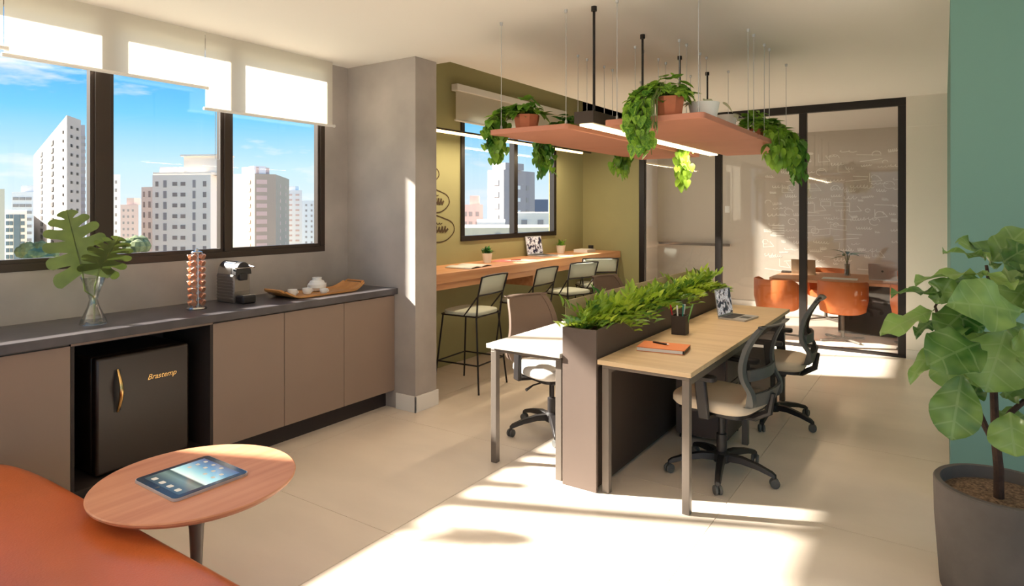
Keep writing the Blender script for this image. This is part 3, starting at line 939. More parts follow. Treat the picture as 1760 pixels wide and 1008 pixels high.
# screen: sky picture with hills, landscape of the print, icons
def screen_mat():
    m = bpy.data.materials.new('tablet_screen'); m.use_nodes = True
    t = m.node_tree; b = t.nodes['Principled BSDF']
    co = t.nodes.new('ShaderNodeTexCoord'); sp = t.nodes.new('ShaderNodeSeparateXYZ')
    t.links.new(co.outputs['Object'], sp.inputs[0])
    mr = t.nodes.new('ShaderNodeMapRange'); mr.inputs[1].default_value = -.118; mr.inputs[2].default_value = .118
    t.links.new(sp.outputs['X'], mr.inputs[0])
    rr = t.nodes.new('ShaderNodeValToRGB'); e = rr.color_ramp.elements
    e[0].position = 0; e[0].color = (*lin((58, 70, 74)), 1)
    e[1].position = 1; e[1].color = (*lin((74, 84, 118)), 1)
    for p, cc in ((.16, (70, 84, 86)), (.30, (108, 128, 122)), (.40, (60, 78, 74)), (.43, (214, 236, 230)), (.60, (150, 204, 214)), (.80, (96, 140, 176))):
        x_ = e.new(p); x_.color = (*lin(cc), 1)
    t.links.new(mr.outputs[0], rr.inputs[0])
    t.links.new(rr.outputs[0], b.inputs['Base Color']); t.links.new(rr.outputs[0], b.inputs['Emission Color'])
    b.inputs['Emission Strength'].default_value = .35; b.inputs['Roughness'].default_value = .12
    MATS['tablet_screen'] = m
screen_mat()
ob('screen', MB().box(-.118, .118, -.125, .125, .0112, .0116), 'tablet_screen', tb, smooth=False)
ic = MB()
for k in range(4): ic.prism([(x + -.098, y + -.084 + .056 * k) for x, y in rrect(.02, .026, .005)], .0116, .0119)
for i in range(3):
    for k in range(4):
        if (i, k) in ((0, 2), (2, 0)): continue
        ic.prism([(x + .035 + .033 * i, y + -.084 + .056 * k) for x, y in rrect(.014, .018, .004)], .0116, .0119)
ob('app_icons', ic, 'paper', tb, smooth=False)
ob('home_button', MB().lathe([(.008, .0112), (.008, .0118)], 16, (-.130, 0, 0)), 'plastic_grey', tb)

# leather seat, lower left
so = thing('leather_bench', 'cognac leather upholstered bench seat in the lower left corner', 'bench', (-2.2, .55, 0))
def cushion(x0, x1, y0, y1, z0, z1, crown=.02, nx=24, ny=12, rad=.06, p=3.2):
    m = MB()
    # superellipse-like pad: grid on top, rounded rim, flat base
    cx, cy, hx, hy = (x0 + x1) / 2, (y0 + y1) / 2, (x1 - x0) / 2, (y1 - y0) / 2
    rings = []
    K = 64
    def ring(sx_, sy_, z):
        r_ = []
        for k in range(K):
            t = 2 * PI * k / K
            ct, st = math.cos(t), math.sin(t)
            e = 2 / p
            r_.append((cx + sx_ * math.copysign(abs(ct) ** e, ct), cy + sy_ * math.copysign(abs(st) ** e, st), z))
        return r_
    steps = [(hx - rad * .5, hy - rad * .5, z0)]
    for a in range(0, 91, 15):
        t = R(a)
        steps.append((hx - rad + rad * math.cos(t), hy - rad + rad * math.sin(R(90 - a)), z1 - rad + rad * math.sin(t)))
    steps.insert(1, (hx, hy, z0 + rad * .6))
    for q in (.8, .55, .25, .02):
        steps.append(((hx - rad) * q, (hy - rad) * q, z1 + crown * (1 - q * q)))
    for sx_, sy_, z in steps:
        m.v += ring(sx_, sy_, z)
    for i in range(len(steps) - 1):
        for k in range(K):
            k2 = (k + 1) % K
            m.f.append((i * K + k, i * K + k2, (i + 1) * K + k2, (i + 1) * K + k))
    m.f.append(tuple(reversed(range(K)))); m.f.append(tuple((len(steps) - 1) * K + k for k in range(K)))
    return m
ob('seat_pad', cushion(-1.34, 1.35, -.62, .60, .16, .485, .03, rad=.085, p=8.0), 'leather', so, ang=60)
ob('piping', MB().tube([(x + .005, y - .01, .20) for x, y in rrect(2.71, 1.225, .10)], .007, 6, closed=True), 'leather', so)
for fx in (-1.0, 1.1):
    for fy in (-.45, .42):
        ob('leg', MB().lathe([(.014, 0), (.024, .165)], 12, (fx, fy, 0)), 'bark', so)

# ------------------------------------------------------------------ bench desks and planter
DZ = .75
YN, YF = 3.19, 5.70
def desk(label, x0, x1, topmat, legx):
    o = thing('bench_desk', label, 'desk', ((x0 + x1) / 2, YN, 0), group='bench desks either side of the planter')
    cx = (x0 + x1) / 2
    ob('desktop', MB().box(x0 - cx, x1 - cx, 0, YF - YN, DZ - .026, DZ), topmat, o, bevel=.002)
    for yy in (.07, (YF - YN) / 2, YF - YN - .07):
        for lx in legx:
            ob('leg', MB().box(lx - cx - .02, lx - cx + .02, yy - .02, yy + .02, 0, DZ - .055), 'desk_frame', o, bevel=.002)
        ob('cross_rail', MB().box(legx[0] - cx - .02, legx[1] - cx + .02, yy - .02, yy + .02, DZ - .085 + .03 - .0, DZ - .04), 'desk_frame', o, bevel=.002)
        for lx in (legx[0] * .72 + legx[1] * .28, legx[0] * .28 + legx[1] * .72):
            ob('spacer', MB().lathe([(.010, DZ - .041), (.010, DZ - .025)], 10, (lx - cx, yy, 0)), 'chrome', o)
    for lx in legx:
        ob('long_rail', MB().box(lx - cx - .015, lx - cx + .015, .09, YF - YN - .09, DZ - .085, DZ - .045), 'desk_frame', o)
    return o
desk('pale sunlit bench desk on the left of the planter', -2.345, -1.822, 'desk_pale', (-2.325, -1.86))
desk('oak-topped bench desk on the right of the planter', -1.585, -1.06, 'desk_wood', (-1.605 + .045, -1.105))
pc = thing('planter_cabinet', 'long brown planter box between the two bench desks', 'planter', (-1.708, YN + .02, 0))
LP = YF - YN - .03
m = MB()
ob('end_panel', MB().box(-.108, .108, 0, .02, .0, .905), 'planter_brown', pc, bevel=.002)
ob('end_panel', MB().box(-.108, .108, LP - .02, LP, .0, .905), 'planter_brown', pc, bevel=.002)
ob('side_panel', MB().box(-.108, -.090, .02, LP - .02, .70, .905), 'planter_brown', pc)
ob('side_panel', MB().box(.090, .108, .02, LP - .02, .70, .905), 'planter_brown', pc)
ob('lower_panel', MB().box(.085, .100, .02, LP - .02, .02, .70), 'modesty', pc)
ob('lower_panel', MB().box(-.100, -.085, .02, LP - .02, .02, .70), 'modesty', pc)
ob('bottom_board', MB().box(-.09, .09, .02, LP - .02, .70, .72), 'modesty', pc)
ob('soil', MB().box(-.09, .09, .02, LP - .02, .84, .862), 'soil', pc, smooth=False)
ob('desk_screen', MB().box(-1.8195, -1.8165, 3.25, YF - .05, .76, 1.05), 'divider_tan', bevel=.001, label='tan fabric privacy screen on the left edge of the planter', cat='screen', loc=(0, 0, 0))

def leaf_blade(L, Wd, n=6, shape=.8, fold=.15, droop=.12, wav=0.0, cols=1):
    """leaf in local xy: base at origin, tip +y; rows across with a folded midrib"""
    m = MB()
    nc = 2 * cols
    for i in range(n + 1):
        t = i / n
        hw = Wd / 2 * max(.02, math.sin(PI * min(1, (t * .98 + .01)) ** shape)) if 0 < i < n else Wd * .02
        for j in range(nc + 1):
            u = -1 + 2 * j / nc
            z = fold * abs(u) * hw - droop * L * t * t + wav * math.sin(t * 9 + u * 2) * abs(u)
            m.v.append((u * hw, t * L, z))
    for i in range(n):
        for j in range(nc):
            a = i * (nc + 1) + j
            m.f.append((a, a + 1, a + nc + 2, a + nc + 1))
    return m

def frond_mesh(L, nl, ll, lw, seed, material):
    rr = random.Random(seed)
    m = MB()
    spine = []
    for i in range(8):
        t = i / 7
        spine.append(Vector((0, L * t, L * (.55 * t - .75 * t * t))))
    m.tube(spine, [.0035 - .0025 * i / 7 for i in range(8)], 4)
    blade = leaf_blade(1, 1, 4, .85, .3, .18)
    for k in range(nl):
        t = .12 + .86 * k / (nl - 1)
        f_ = t * 7; i0 = min(6, int(f_)); p = spine[i0].lerp(spine[i0 + 1], f_ - i0)
        for s in ((-1, 1) if k < nl - 1 else (0,)):
            a = R(52) * s * (1 - .35 * t) + rr.uniform(-.15, .15)
            l_ = ll * (1 - .35 * abs(t - .45)) * rr.uniform(.85, 1.12)
            M = Matrix.Translation(p) @ Matrix.Rotation(-a, 4, 'Z') @ Matrix.Rotation(rr.uniform(.05, .5), 4, 'X') @ Matrix.Rotation(rr.uniform(-.5, .5), 4, 'Y') @ Matrix.Diagonal((lw, l_, l_, 1))
            m.merge(blade, M)
    return mesh_of(m, 'frond', material, ang=70)
fronds = [frond_mesh(L, 7, .105, .04, i, 'fern_leaf') for i, L in enumerate((.24, .28, .21, .26))]
NPL = 15
spots = ['nearest the near end of the planter', 'second', 'third', 'fourth', 'fifth', 'sixth', 'seventh', 'eighth', 'ninth', 'tenth', 'eleventh', 'twelfth', 'thirteenth', 'fourteenth', 'at the far end of the planter']
rr = random.Random(3)
for k in range(NPL):
    y = YN + .11 + (LP - .2) * k / (NPL - 1)
    lb = 'bushy green plant ' + (spots[k] if k in (0, NPL - 1) else spots[k] + ' from the near end of the planter')
    o = thing('planter_plant', lb, 'plant', (-1.708 + rr.uniform(-.015, .015), y, .862), group='green plants in the desk planter')
    nf = 10
    for j in range(nf):
        az = 2 * PI * (j + rr.uniform(-.3, .3)) / nf
        inner = j % 3 == 0
        f = ob('frond', fronds[(j + k) % 4], None, o, loc=(.02 * math.sin(az), .02 * math.cos(az), 0))
        f.rotation_euler = (R(rr.uniform(48, 72) if inner else rr.uniform(8, 38)), 0, az)
        s = rr.uniform(.62, .86) if inner else rr.uniform(.66, .88)
        f.scale = (s, s, s)

# pedestal
pd = thing('drawer_pedestal', 'greige drawer pedestal under the oak desk', 'pedestal', (-1.37, 4.52, 0))
ob('body', MB().box(-.17, .165, -.20, .20, .03, .60), 'planter_brown', pd, bevel=.003)
for k in range(3):
    d = ob('drawer', MB().box(.166, .18, -.195, .195, .04 + k * .187, .22 + k * .187), 'planter_brown', pd, bevel=.003)
    ob('handle', MB().box(.18, .19, -.05, .05, .18 + k * .187, .19 + k * .187), 'chrome', d)
for sxx in (-.14, .14):
    for sy in (-.17, .17):
        ob('caster', MB().lathe([(.016, 0), (.016, .03)], 10, (sxx, sy, 0)), 'plastic_black', pd)

# things on the oak desk
nb = thing('notebook', 'orange notebook lying on the oak desk', 'notebook', (-1.37, 3.63, DZ), rz=R(8))
ob('pages', MB().box(-.135, .128, -.09, .09, .003, .022), 'paper', nb, bevel=.001)
ob('cover', MB().box(-.138, .138, -.094, .094, .022, .026), 'orange_cover', nb, bevel=.001)
ob('cover', MB().box(-.138, .138, -.094, .094, 0, .003), 'orange_cover', nb, bevel=.001)
ob('spine', MB().box(.130, .138, -.094, .094, .003, .022), 'plastic_black', nb)
pn = thing('pen', 'dark pen lying on the orange notebook', 'pen', (-1.40, 3.66, DZ + .031))
ob('barrel', MB().tube([(-.05, .01, 0), (.045, -.012, 0)], .005, 8), 'plastic_black', pn)
ob('tip', MB().tube([(.045, -.012, 0), (.06, -.0155, 0)], [.005, .001], 8), 'chrome', pn)
ob('clip', MB().bar((-.045, .009, .0055), (-.01, .001, .0055), .003, .0015), 'chrome', pn)
pcup = thing('pen_cup', 'square dark brown pen cup on the oak desk', 'pen cup', (-1.455, 4.16, DZ), rz=R(5))
m = MB()
for a in ((-.047, .047, -.047, -.043), (-.047, .047, .043, .047), (-.047, -.043, -.043, .043), (.043, .047, -.043, .043)):
    m.box(*a, 0, .125)
m.box(-.043, .043, -.043, .043, 0, .006)
ob('walls', m, 'modesty', pcup, smooth=False)
for i, (dx, dy, tx, ty, hh, mt, nm) in enumerate([(-.025, -.02, -.03, -.01, .18, 'red', 'red pen in the brown pen cup'), (-.01, .0, -.015, .01, .175, 'paper', 'white pen in the brown pen cup'), (.012, -.01, .02, -.02, .19, 'teal_pen', 'teal pen in the brown pen cup'), (.025, .015, .045, .03, .185, 'green_pen', 'light green pen in the brown pen cup'), (.0, .025, .01, .04, .18, 'silver', 'silver pen in the brown pen cup')]):
    o = thing('pen', nm, 'pen', (-1.455 + dx, 4.16 + dy, DZ + .007))
    ob('barrel', MB().tube([(0, 0, 0), (tx, ty, hh)], .0048, 7), mt, o)
    ob('cap', MB().tube([(tx * .8, ty * .8, hh * .8), (tx * 1.02, ty * 1.02, hh * 1.02)], .0056, 7), mt, o)

def laptop(label, loc, rz, w=.31, d=.21, open_=105, smat='screen_collage', back='silver'):
    """user side at local +x; hinge at -x"""
    o = thing('laptop', label, 'laptop', loc, rz)
    ob('base', MB().prism([(x + d / 2, y) for x, y in rrect(d, w, .012)], 0, .012), back, o)
    ob('keyboard', MB().box(.02, d * .52, -w * .44, w * .44, .012, .0132), 'plastic_black', o, smooth=False)
    ob('trackpad', MB().box(d * .60, d * .93, -w * .15, w * .15, .012, .0126), 'plastic_grey', o, smooth=False)
    M = Matrix.Translation((.004, 0, .012)) @ Matrix.Rotation(R(90 - open_), 4, 'Y')
    lid = ob('lid', MB().add([(x, y, z) for x, z_, y, z in []], []).merge(MB().box(-.004, .003, -w / 2, w / 2, 0, d * .98), M), back, o, bevel=.002)
    ob('screen', MB().merge(MB().box(.003, .0045, -w / 2 + .008, w / 2 - .008, .012, d * .98 - .008), M), smat, lid, smooth=False)
    ob('emblem', MB().merge(MB().lathe([(.014, 0), (.014, .001)], 14).xf(Matrix.Translation((-.004, 0, d * .52)) @ Matrix.Rotation(R(-90), 4, 'Y')), M), 'plastic_grey', lid)
    return o
laptop('open laptop with a photo collage on its screen, on the oak desk', (-1.40, 5.02, DZ + .0005), R(-8), w=.27, open_=98)

# ------------------------------------------------------------------ office chairs
def profile(t):
    P_ = [(x, .475 + (z - .475) * .89) for x, z in [(-.235, .475), (-.285, .50), (-.285, .58), (-.245, .66), (-.235, .75), (-.26, .86), (-.31, .96), (-.34, 1.0)]]
    f_ = t * (len(P_) - 1); i = min(len(P_) - 2, int(f_)); u = f_ - i
    p0 = P_[max(0, i - 1)]; p1 = P_[i]; p2 = P_[i + 1]; p3 = P_[min(len(P_) - 1, i + 2)]
    r_ = []
    for k in range(2):
        r_.append(.5 * (2 * p1[k] + (p2[k] - p0[k]) * u + (2 * p0[k] - 5 * p1[k] + 4 * p2[k] - p3[k]) * u * u + (3 * p1[k] - p0[k] - 3 * p2[k] + p3[k]) * u ** 3))
    return r_
def back_half(t):
    return .155 + .065 * math.sin(PI * min(1, t * 1.05) ** .8) ** .7 if t < .95 else .19
def office_chair(label, loc, rz, fabric, frame='plastic_grey', meshm='mesh_fabric', base_rot=0.0):
    o = thing('office_chair', label, 'chair', loc, rz, group='swivel chairs at the bench desks')
    ob('seat', cushion(-.235, .245, -.235, .235, .425, .495, .012, rad=.03, p=4.0), fabric, o, ang=60)
    ob('seat_pan', MB().prism(rrect(.40, .38, .05), .40, .428), 'plastic_black', o)
    ob('mechanism', MB().box(-.10, .09, -.07, .07, .35, .40), 'plastic_black', o, bevel=.012)
    ob('lever', MB().tube([(.03, -.07, .375), (.05, -.20, .37), (.06, -.265, .35)], [.006, .006, .011], 7), 'plastic_black', o)
    ob('gas_lift', MB().lathe([(.030, .10), (.030, .24), (.018, .242), (.018, .36)], 16), 'plastic_black', o)
    ob('hub', MB().lathe([(.045, .075), (.055, .085), (.052, .125), (.034, .14)], 20), 'plastic_black', o)
    for k in range(5):
        a = base_rot + 2 * PI * k / 5
        ca, sa = math.cos(a), math.sin(a)
        m = MB()
        pts = [(.03, .108, .058, .040), (.12, .112, .05, .036), (.22, .096, .042, .030), (.295, .074, .036, .026), (.315, .062, .030, .020)]
        for (r_, z, wd, ht) in pts:
            for i, j in ((-1, -1), (1, -1), (.72, 1), (-.72, 1)):
                m.v.append((r_, i * wd / 2, z + j * ht / 2))
        for q in range(4):
            for j in range(4):
                m.f.append((q * 4 + j, q * 4 + (j + 1) % 4, q * 4 + 4 + (j + 1) % 4, q * 4 + 4 + j))
        m.f.append((3, 2, 1, 0)); m.f.append((16, 17, 18, 19))
        m.xf(Matrix.Rotation(a, 4, 'Z'))
        leg = ob('base_leg', m, 'plastic_black', o, bevel=.003)
        cst = MB()
        for s in (-1, 1):
            wl = MB().lathe([(.006, -.008), (.024, -.008), (.027, -.004), (.027, .004), (.024, .008), (.006, .008)], 14)
            cst.merge(wl, Matrix.Rotation(a + .5, 4, 'Z') @ Matrix.Translation((0, s * .013, .027)) @ Matrix.Rotation(R(90), 4, 'X'))
        cst.tube([(0, 0, .027), (0, 0, .06)], .007, 8)
        cst.xf(Matrix.Translation((.308 * ca, .308 * sa, 0)))
        ob('caster', cst, 'plastic_grey', leg)
    # backrest frame: two curved side straps, top and bottom bars, mesh panel
    n = 26
    fm = MB()
    for s in (-1, 1):
        base = len(fm.v)
        for i in range(n + 1):
            t = i / n
            x, z = profile(t)
            hw = back_half(t)
            bow = .035      # side edges come forward
            for yy, xo in ((hw, bow), (hw - .038, bow * .72), (hw - .038, bow * .72 - .022), (hw, bow - .026)):
                fm.v.append((x + xo, s * yy, z))
        for i in range(n):
            for j in range(4):
                a = base + i * 4 + j; b_ = base + i * 4 + (j + 1) % 4
                fm.f.append((a, b_, b_ + 4, a + 4) if s > 0 else (a + 4, b_ + 4, b_, a))
        fm.f.append((base, base + 1, base + 2, base + 3)); fm.f.append(tuple(base + n * 4 + j for j in (3, 2, 1, 0)))
    def cross(t, hgt, th=.022):
        base = len(fm.v); K = 10
        for i in range(K + 1):
            u = -1 + 2 * i / K
            for dt, dx in ((-hgt, 0), (hgt, 0), (hgt, -th), (-hgt, -th)):
                x, z = profile(min(1, max(0, t + dt)))
                hw = back_half(min(1, max(0, t + dt)))
                fm.v.append((x + .035 * u * u + dx, u * hw, z))
        for i in range(K):
            for j in range(4):
                a = base + i * 4 + j; b_ = base + i * 4 + (j + 1) % 4
                fm.f.append((a, b_, b_ + 4, a + 4))
        fm.f.append(tuple(base + j for j in (3, 2, 1, 0))); fm.f.append(tuple(base + K * 4 + j for j in range(4)))
    cross(.97, .03); cross(.18, .10)
    ob('back_frame', fm, frame, o, ang=50)
    pm = MB(); K = 10; n2 = 18
    for i in range(n2 + 1):
        t = .26 + .69 * i / n2
        x, z = profile(t); hw = back_half(t) - .03
        for j in range(K + 1):
            u = -1 + 2 * j / K
            pm.v.append((x + .030 * u * u - .008, u * hw, z))
    for i in range(n2):
        for j in range(K):
            a = i * (K + 1) + j
            pm.f.append((a, a + 1, a + K + 2, a + K + 1))
    ob('back_mesh', pm, meshm, o, ang=70)
    lb = MB(); 
    for i in range(9):
        u = -1 + i / 4
        x, z = profile(.46)
        for dz, dx in ((-.03, -.02), (.03, -.02), (.03, -.038), (-.03, -.038)):
            lb.v.append((x + .03 * u * u + dx, u * .17, z + dz))
    for i in range(8):
        for j in range(4):
            a = i * 4 + j; b_ = i * 4 + (j + 1) % 4
            lb.f.append((a, b_, b_ + 4, a + 4))
    lb.f.append((3, 2, 1, 0)); lb.f.append((32, 33, 34, 35))
    ob('lumbar_support', lb, 'plastic_grey', o)
    ob('back_stem', MB().tube([(-.05, 0, .375), (-.20, 0, .38), (-.285, 0, .43), (-.305, 0, .54)], [.022, .022, .022, .016], 8), 'plastic_black', o)
    for s in (-1, 1):
        ar = ob('arm_post', MB().bar((-.03, s * .275, .40), (-.01, s * .285, .622), .065, .03, up=(0, 1, 0)), 'plastic_black', o, bevel=.008)
        ob('arm_bracket', MB().bar((-.03, s * .12, .395), (-.03, s * .285, .41), .05, .018), 'plastic_black', ar)
        ob('armrest', MB().prism([(x + .02, y + s * .285) for x, y in rrect(.25, .075, .03)], .62, .648), 'plastic_black', ar, bevel=.006)
    return o
office_chair('black mesh swivel chair with beige seat, nearest at the oak desk', (-1.10, 3.87, 0), R(180 - 10), 'seat_fabric', base_rot=R(180 - 6 - 26 + 36))
office_chair('black mesh swivel chair with beige seat, farther along the oak desk', (-1.06, 5.06, 0), R(180 + 4), 'seat_fabric', base_rot=R(12))
office_chair('brown-backed swivel chair with pale seat, nearest at the pale desk', (-2.31, 3.93, 0), R(-22), 'seat_fabric_light', frame='back_brown', meshm='back_brown', base_rot=R(22 + 18))
office_chair('dark brown swivel chair at the far end of the pale desk', (-2.42, 5.55, 0), R(-15), 'seat_fabric_light', frame='back_brown', meshm='back_brown', base_rot=R(10))

# ------------------------------------------------------------------ bar counter and stools
BT = 1.02
br = thing('bar_counter', 'long orange-toned wooden bar counter along the olive wall', 'bar counter', (-3.885, 5.95, 0))
ob('top', MB().box(WX + .001 + 3.885, .285, -1.94, 1.995, BT - .085, BT), 'bar_wood', br, bevel=.003)
ob('apron', MB().box(WX + .001 + 3.885, .235, -1.94, 1.995, BT - .15, BT - .085), 'bar_wood', br, bevel=.002)
for yy in (-1.9, .0, 1.955):
    ob('bracket', MB().box(WX + .001 + 3.885, .16, yy - .02, yy + .02, BT - .28, BT - .15), 'bar_wood', br)

def stool_proto(label, loc, rz):
    o = thing('bar_stool', label, 'stool', loc, rz, group='bar stools at the wooden bar')
    ob('seat', cushion(-.20, .20, -.205, .205, .655, .69, .004, rad=.012, p=4.0), 'stool_pad', o, ang=60)
    for sx_ in (-1, 1):
        for sy in (-1, 1):
            ob('leg', MB().tube([(sx_ * .175, sy * .18, .66), (sx_ * .235, sy * .235, .0)], .008, 8), 'black_metal', o)
    ob('seat_frame', MB().tube([(x, y, .652) for x, y in rrect(.39, .40, .04)], .007, 6, closed=True), 'black_metal', o)
    k = .235 - .06 * .24 / .66
    ob('footrest', MB().tube([(x, y, .24) for x, y in rrect(2 * .213, 2 * .216, .01)], .007, 6, closed=True), 'black_metal', o)
    m = MB()
    for sy in (-1, 1):
        m.tube([(-.185, sy * .19, .64), (-.205, sy * .205, .82), (-.255, sy * .215, 1.0)], .008, 8)
        m.tube([(-.06, sy * .20, .655), (-.205, sy * .207, .83)], .007, 8)
    m.tube([(-.255, -.215, 1.0), (-.258, -.12, 1.006), (-.258, .12, 1.006), (-.255, .215, 1.0)], .008, 8)
    m.tube([(-.208, -.206, .835), (-.208, .206, .835)], .007, 8)
    ob('back_frame', m, 'black_metal', o)
    b_ = MB()
    for z, x in ((.85, -.206), (.92, -.222), (.995, -.244)):
        for j in range(7):
            u = -1 + j / 3
            b_.v.append((x - .012 * (1 - u * u), u * .198, z))
    for i in range(2):
        for j in range(6):
            a = i * 7 + j
            b_.f.append((a, a + 1, a + 8, a + 7))
    ob('backrest', b_, 'stool_pad', o, solid=.014)
    return o
st = stool_proto('grey-green bar stool nearest the column', (-3.52, 4.56, 0), R(180 + 4))
dup(st, (-3.49, 5.42, 0), R(180 + 2), 'grey-green bar stool second from the column', 'bar stools at the wooden bar')
dup(st, (-3.46, 6.24, 0), R(180 - 16), 'grey-green bar stool third from the column', 'bar stools at the wooden bar')
dup(st, (-3.50, 6.98, 0), R(180 - 48), 'grey-green bar stool farthest from the column', 'bar stools at the wooden bar')

def small_pot(label, loc, r=.055, h=.085, mt='paper', lm='pothos_dark', n=40, seed=1, spread=.085, hgt=.09, ll=.06):
    o = thing('potted_plant', label, 'plant', loc)
    ob('pot', MB().lathe([(r * .72, 0), (r * .95, h * .9), (r, h), (r * .92, h), (r * .86, h * .85), (.001, h * .82)], 20), mt, o)
    rr = random.Random(seed)
    m = MB(); bl = leaf_blade(1, .42, 4, .8, .3, .2)
    for k in range(n):
        az = rr.uniform(0, 2 * PI); el = rr.uniform(10, 85); s = ll * rr.uniform(.7, 1.3)
        p = Vector((rr.uniform(-.6, .6) * r, rr.uniform(-.6, .6) * r, h * .85 + rr.uniform(0, hgt * .45)))
        m.merge(bl, Matrix.Translation(p) @ Matrix.Rotation(az, 4, 'Z') @ Matrix.Rotation(R(el), 4, 'X') @ Matrix.Diagonal((s, s, s, 1)))
    ob('foliage', m, lm, o, kind='stuff')
    return o
small_pot('small dark green plant in a pale pot on the bar, nearest the column', (-3.97, 5.42, BT), .055, .10, 'white_ceramic', 'pothos_dark', 44, 1)
small_pot('small light green plant in a cream pot on the bar, right of the laptop', (-4.04, 7.10, BT), .062, .10, 'beige_paint', 'pothos_leaf', 44, 2)
laptop('open laptop with a collage screen standing on the bar', (-4.10, 6.58, BT + .0005), R(-6), w=.31, d=.23, open_=100)
mg = thing('magazine', 'open white magazine on the bar near the column', 'magazine', (-3.83, 4.93, BT), rz=R(8))
for s in (-1, 1):
    m = MB()
    for i in range(9):
        t = i / 8
        m.v += [(-.14, s * .21 * t, .004 + .012 * math.sin(PI * t) ** .8), (.14, s * .21 * t, .004 + .012 * math.sin(PI * t) ** .8)]
    for i in range(8):
        m.f.append((2 * i, 2 * i + 1, 2 * i + 3, 2 * i + 2))
    ob('page_stack', m, 'paper', mg, solid=.006)
ob('cover', MB().box(-.142, .142, -.213, .213, 0, .0015), 'screen_dark', mg)
for i, (x, y, rz, mt, lb) in enumerate([(-3.95, 5.72, 12, 'paper_pink', 'pink paper sheet on the bar beside the dark green plant'), (-3.84, 5.86, -18, 'paper', 'white paper sheet overlapping the pink sheet on the bar'), (-3.82, 6.72, 5, 'paper', 'white paper sheet in front of the bar laptop')]):
    ob('paper_sheet', MB().box(-.105, .105, -.148, .148, 0, .0015), mt, loc=(x, y, BT + .0003 + (.0016 if i == 1 else 0)), rot=(0, 0, R(rz)), label=lb, cat='paper', smooth=False)
ob('pen', MB().tube([(-.06, 0, .005), (.05, 0, .005), (.065, 0, .005)], [.005, .005, .001], 7), 'red', loc=(-3.86, 5.80, BT + .004), rot=(0, 0, R(60)), label='red pen lying on the papers on the bar', cat='pen')
bk = thing('book', 'thick cream book lying near the far end of the bar', 'book', (-3.90, 7.48, BT), rz=R(4))
ob('pages', MB().box(-.095, .095, -.13, .12, .004, .034), 'paper', bk)
ob('cover', MB().box(-.10, .10, -.13, .13, .034, .038), 'beige_paint', bk); ob('cover', MB().box(-.10, .10, -.13, .13, 0, .004), 'beige_paint', bk)
ob('spine', MB().box(-.10, .10, .121, .13, .004, .034), 'beige_paint', bk)
mc = thing('mug', 'small dark mug at the far end of the bar', 'mug', (-3.93, 7.72, BT))
ob('body', MB().lathe([(.028, 0), (.034, .006), (.036, .075), (.032, .075), (.028, .01)], 18), 'plastic_black', mc)
ob('handle', MB().tube([(0, .034 + .02 * math.sin(PI * k / 6), .018 + .042 * k / 6) for k in range(7)], .004, 6), 'plastic_black', mc)
# drawing on the olive wall
def ribbon(m, pts, wd, n, up=None):
    pts = [Vector(p) for p in pts]
    for i in range(len(pts) - 1):
        d = pts[i + 1] - pts[i]
        if d.length < 1e-6: continue
        s = d.normalized().cross(n) * wd / 2
        e = d.normalized() * wd * .3
        k_ = n * (i * .00005)
        m.add([pts[i] - s - e + k_, pts[i] + s - e + k_, pts[i + 1] + s + e + k_, pts[i + 1] - s + e + k_], [(0, 1, 2, 3)])
def scribble(m, o, ax, ay, w, h, wd, n, rr, loops=6):
    pts = []
    K = loops * 6
    for i in range(K + 1):
        t = i / K
        pts.append(o + ax * (w * t + .25 * w / loops * math.sin(t * loops * 2 * PI * 1.0 + 1)) + ay * (h * (.5 + .5 * math.sin(t * loops * 2 * PI) * rr.uniform(.55, 1))))
    ribbon(m, pts, wd, n)
wd_ = thing('wall_drawing', 'dark hand-drawn speech ovals with script on the olive wall beside the column', 'wall drawing', (WX, 4.7, 1.2))
rr = random.Random(5)
nX = Vector((1, 0, 0)); yy_ = Vector((0, 1, 0)); zz_ = Vector((0, 0, 1))
WM = Matrix.Translation((-WX, -4.7, -1.2))
for (cy, cz, ry, rz_) in ((4.78, 1.38, .34, .135), (4.74, 1.66, .30, .12), (4.66, 1.93, .22, .09)):
    dm = MB()
    ribbon(dm, [(WX + .002, cy + ry * math.cos(t), cz + rz_ * (1 + .06 * math.sin(5 * t)) * math.sin(t)) for t in [2 * PI * k / 40 for k in range(41)]], .012, nX)
    ob('oval', dm.xf(WM), 'ink', wd_, smooth=False)
    dm = MB()
    scribble(dm, Vector((WX + .002, cy - ry * .7, cz - .03)), yy_, zz_, ry * 1.35, .06, .024, nX, rr, 10)
    ob('script_line', dm.xf(WM), 'ink', wd_, smooth=False)
    dm = MB()
    scribble(dm, Vector((WX + .002, cy - ry * .5, cz + .05)), yy_, zz_, ry * .9, .02, .008, nX, rr, 7)
    ob('script_line', dm.xf(WM), 'ink', wd_, smooth=False)
for k in range(5):
    a = 4.60 + .02 * k
    dm = MB()
    ribbon(dm, [(WX + .002, a - .05, 2.03 + .03 * k), (WX + .002, a + .06 - .012 * k, 2.06 + .03 * k)], .010, nX)
    ob('stroke', dm.xf(WM), 'ink', wd_, smooth=False)
dm = MB()
ribbon(dm, [(WX + .002, 4.58, 2.02), (WX + .002, 4.68, 2.18), (WX + .002, 4.75, 2.03)], .010, nX)
ob('stroke', dm.xf(WM), 'ink', wd_, smooth=False)

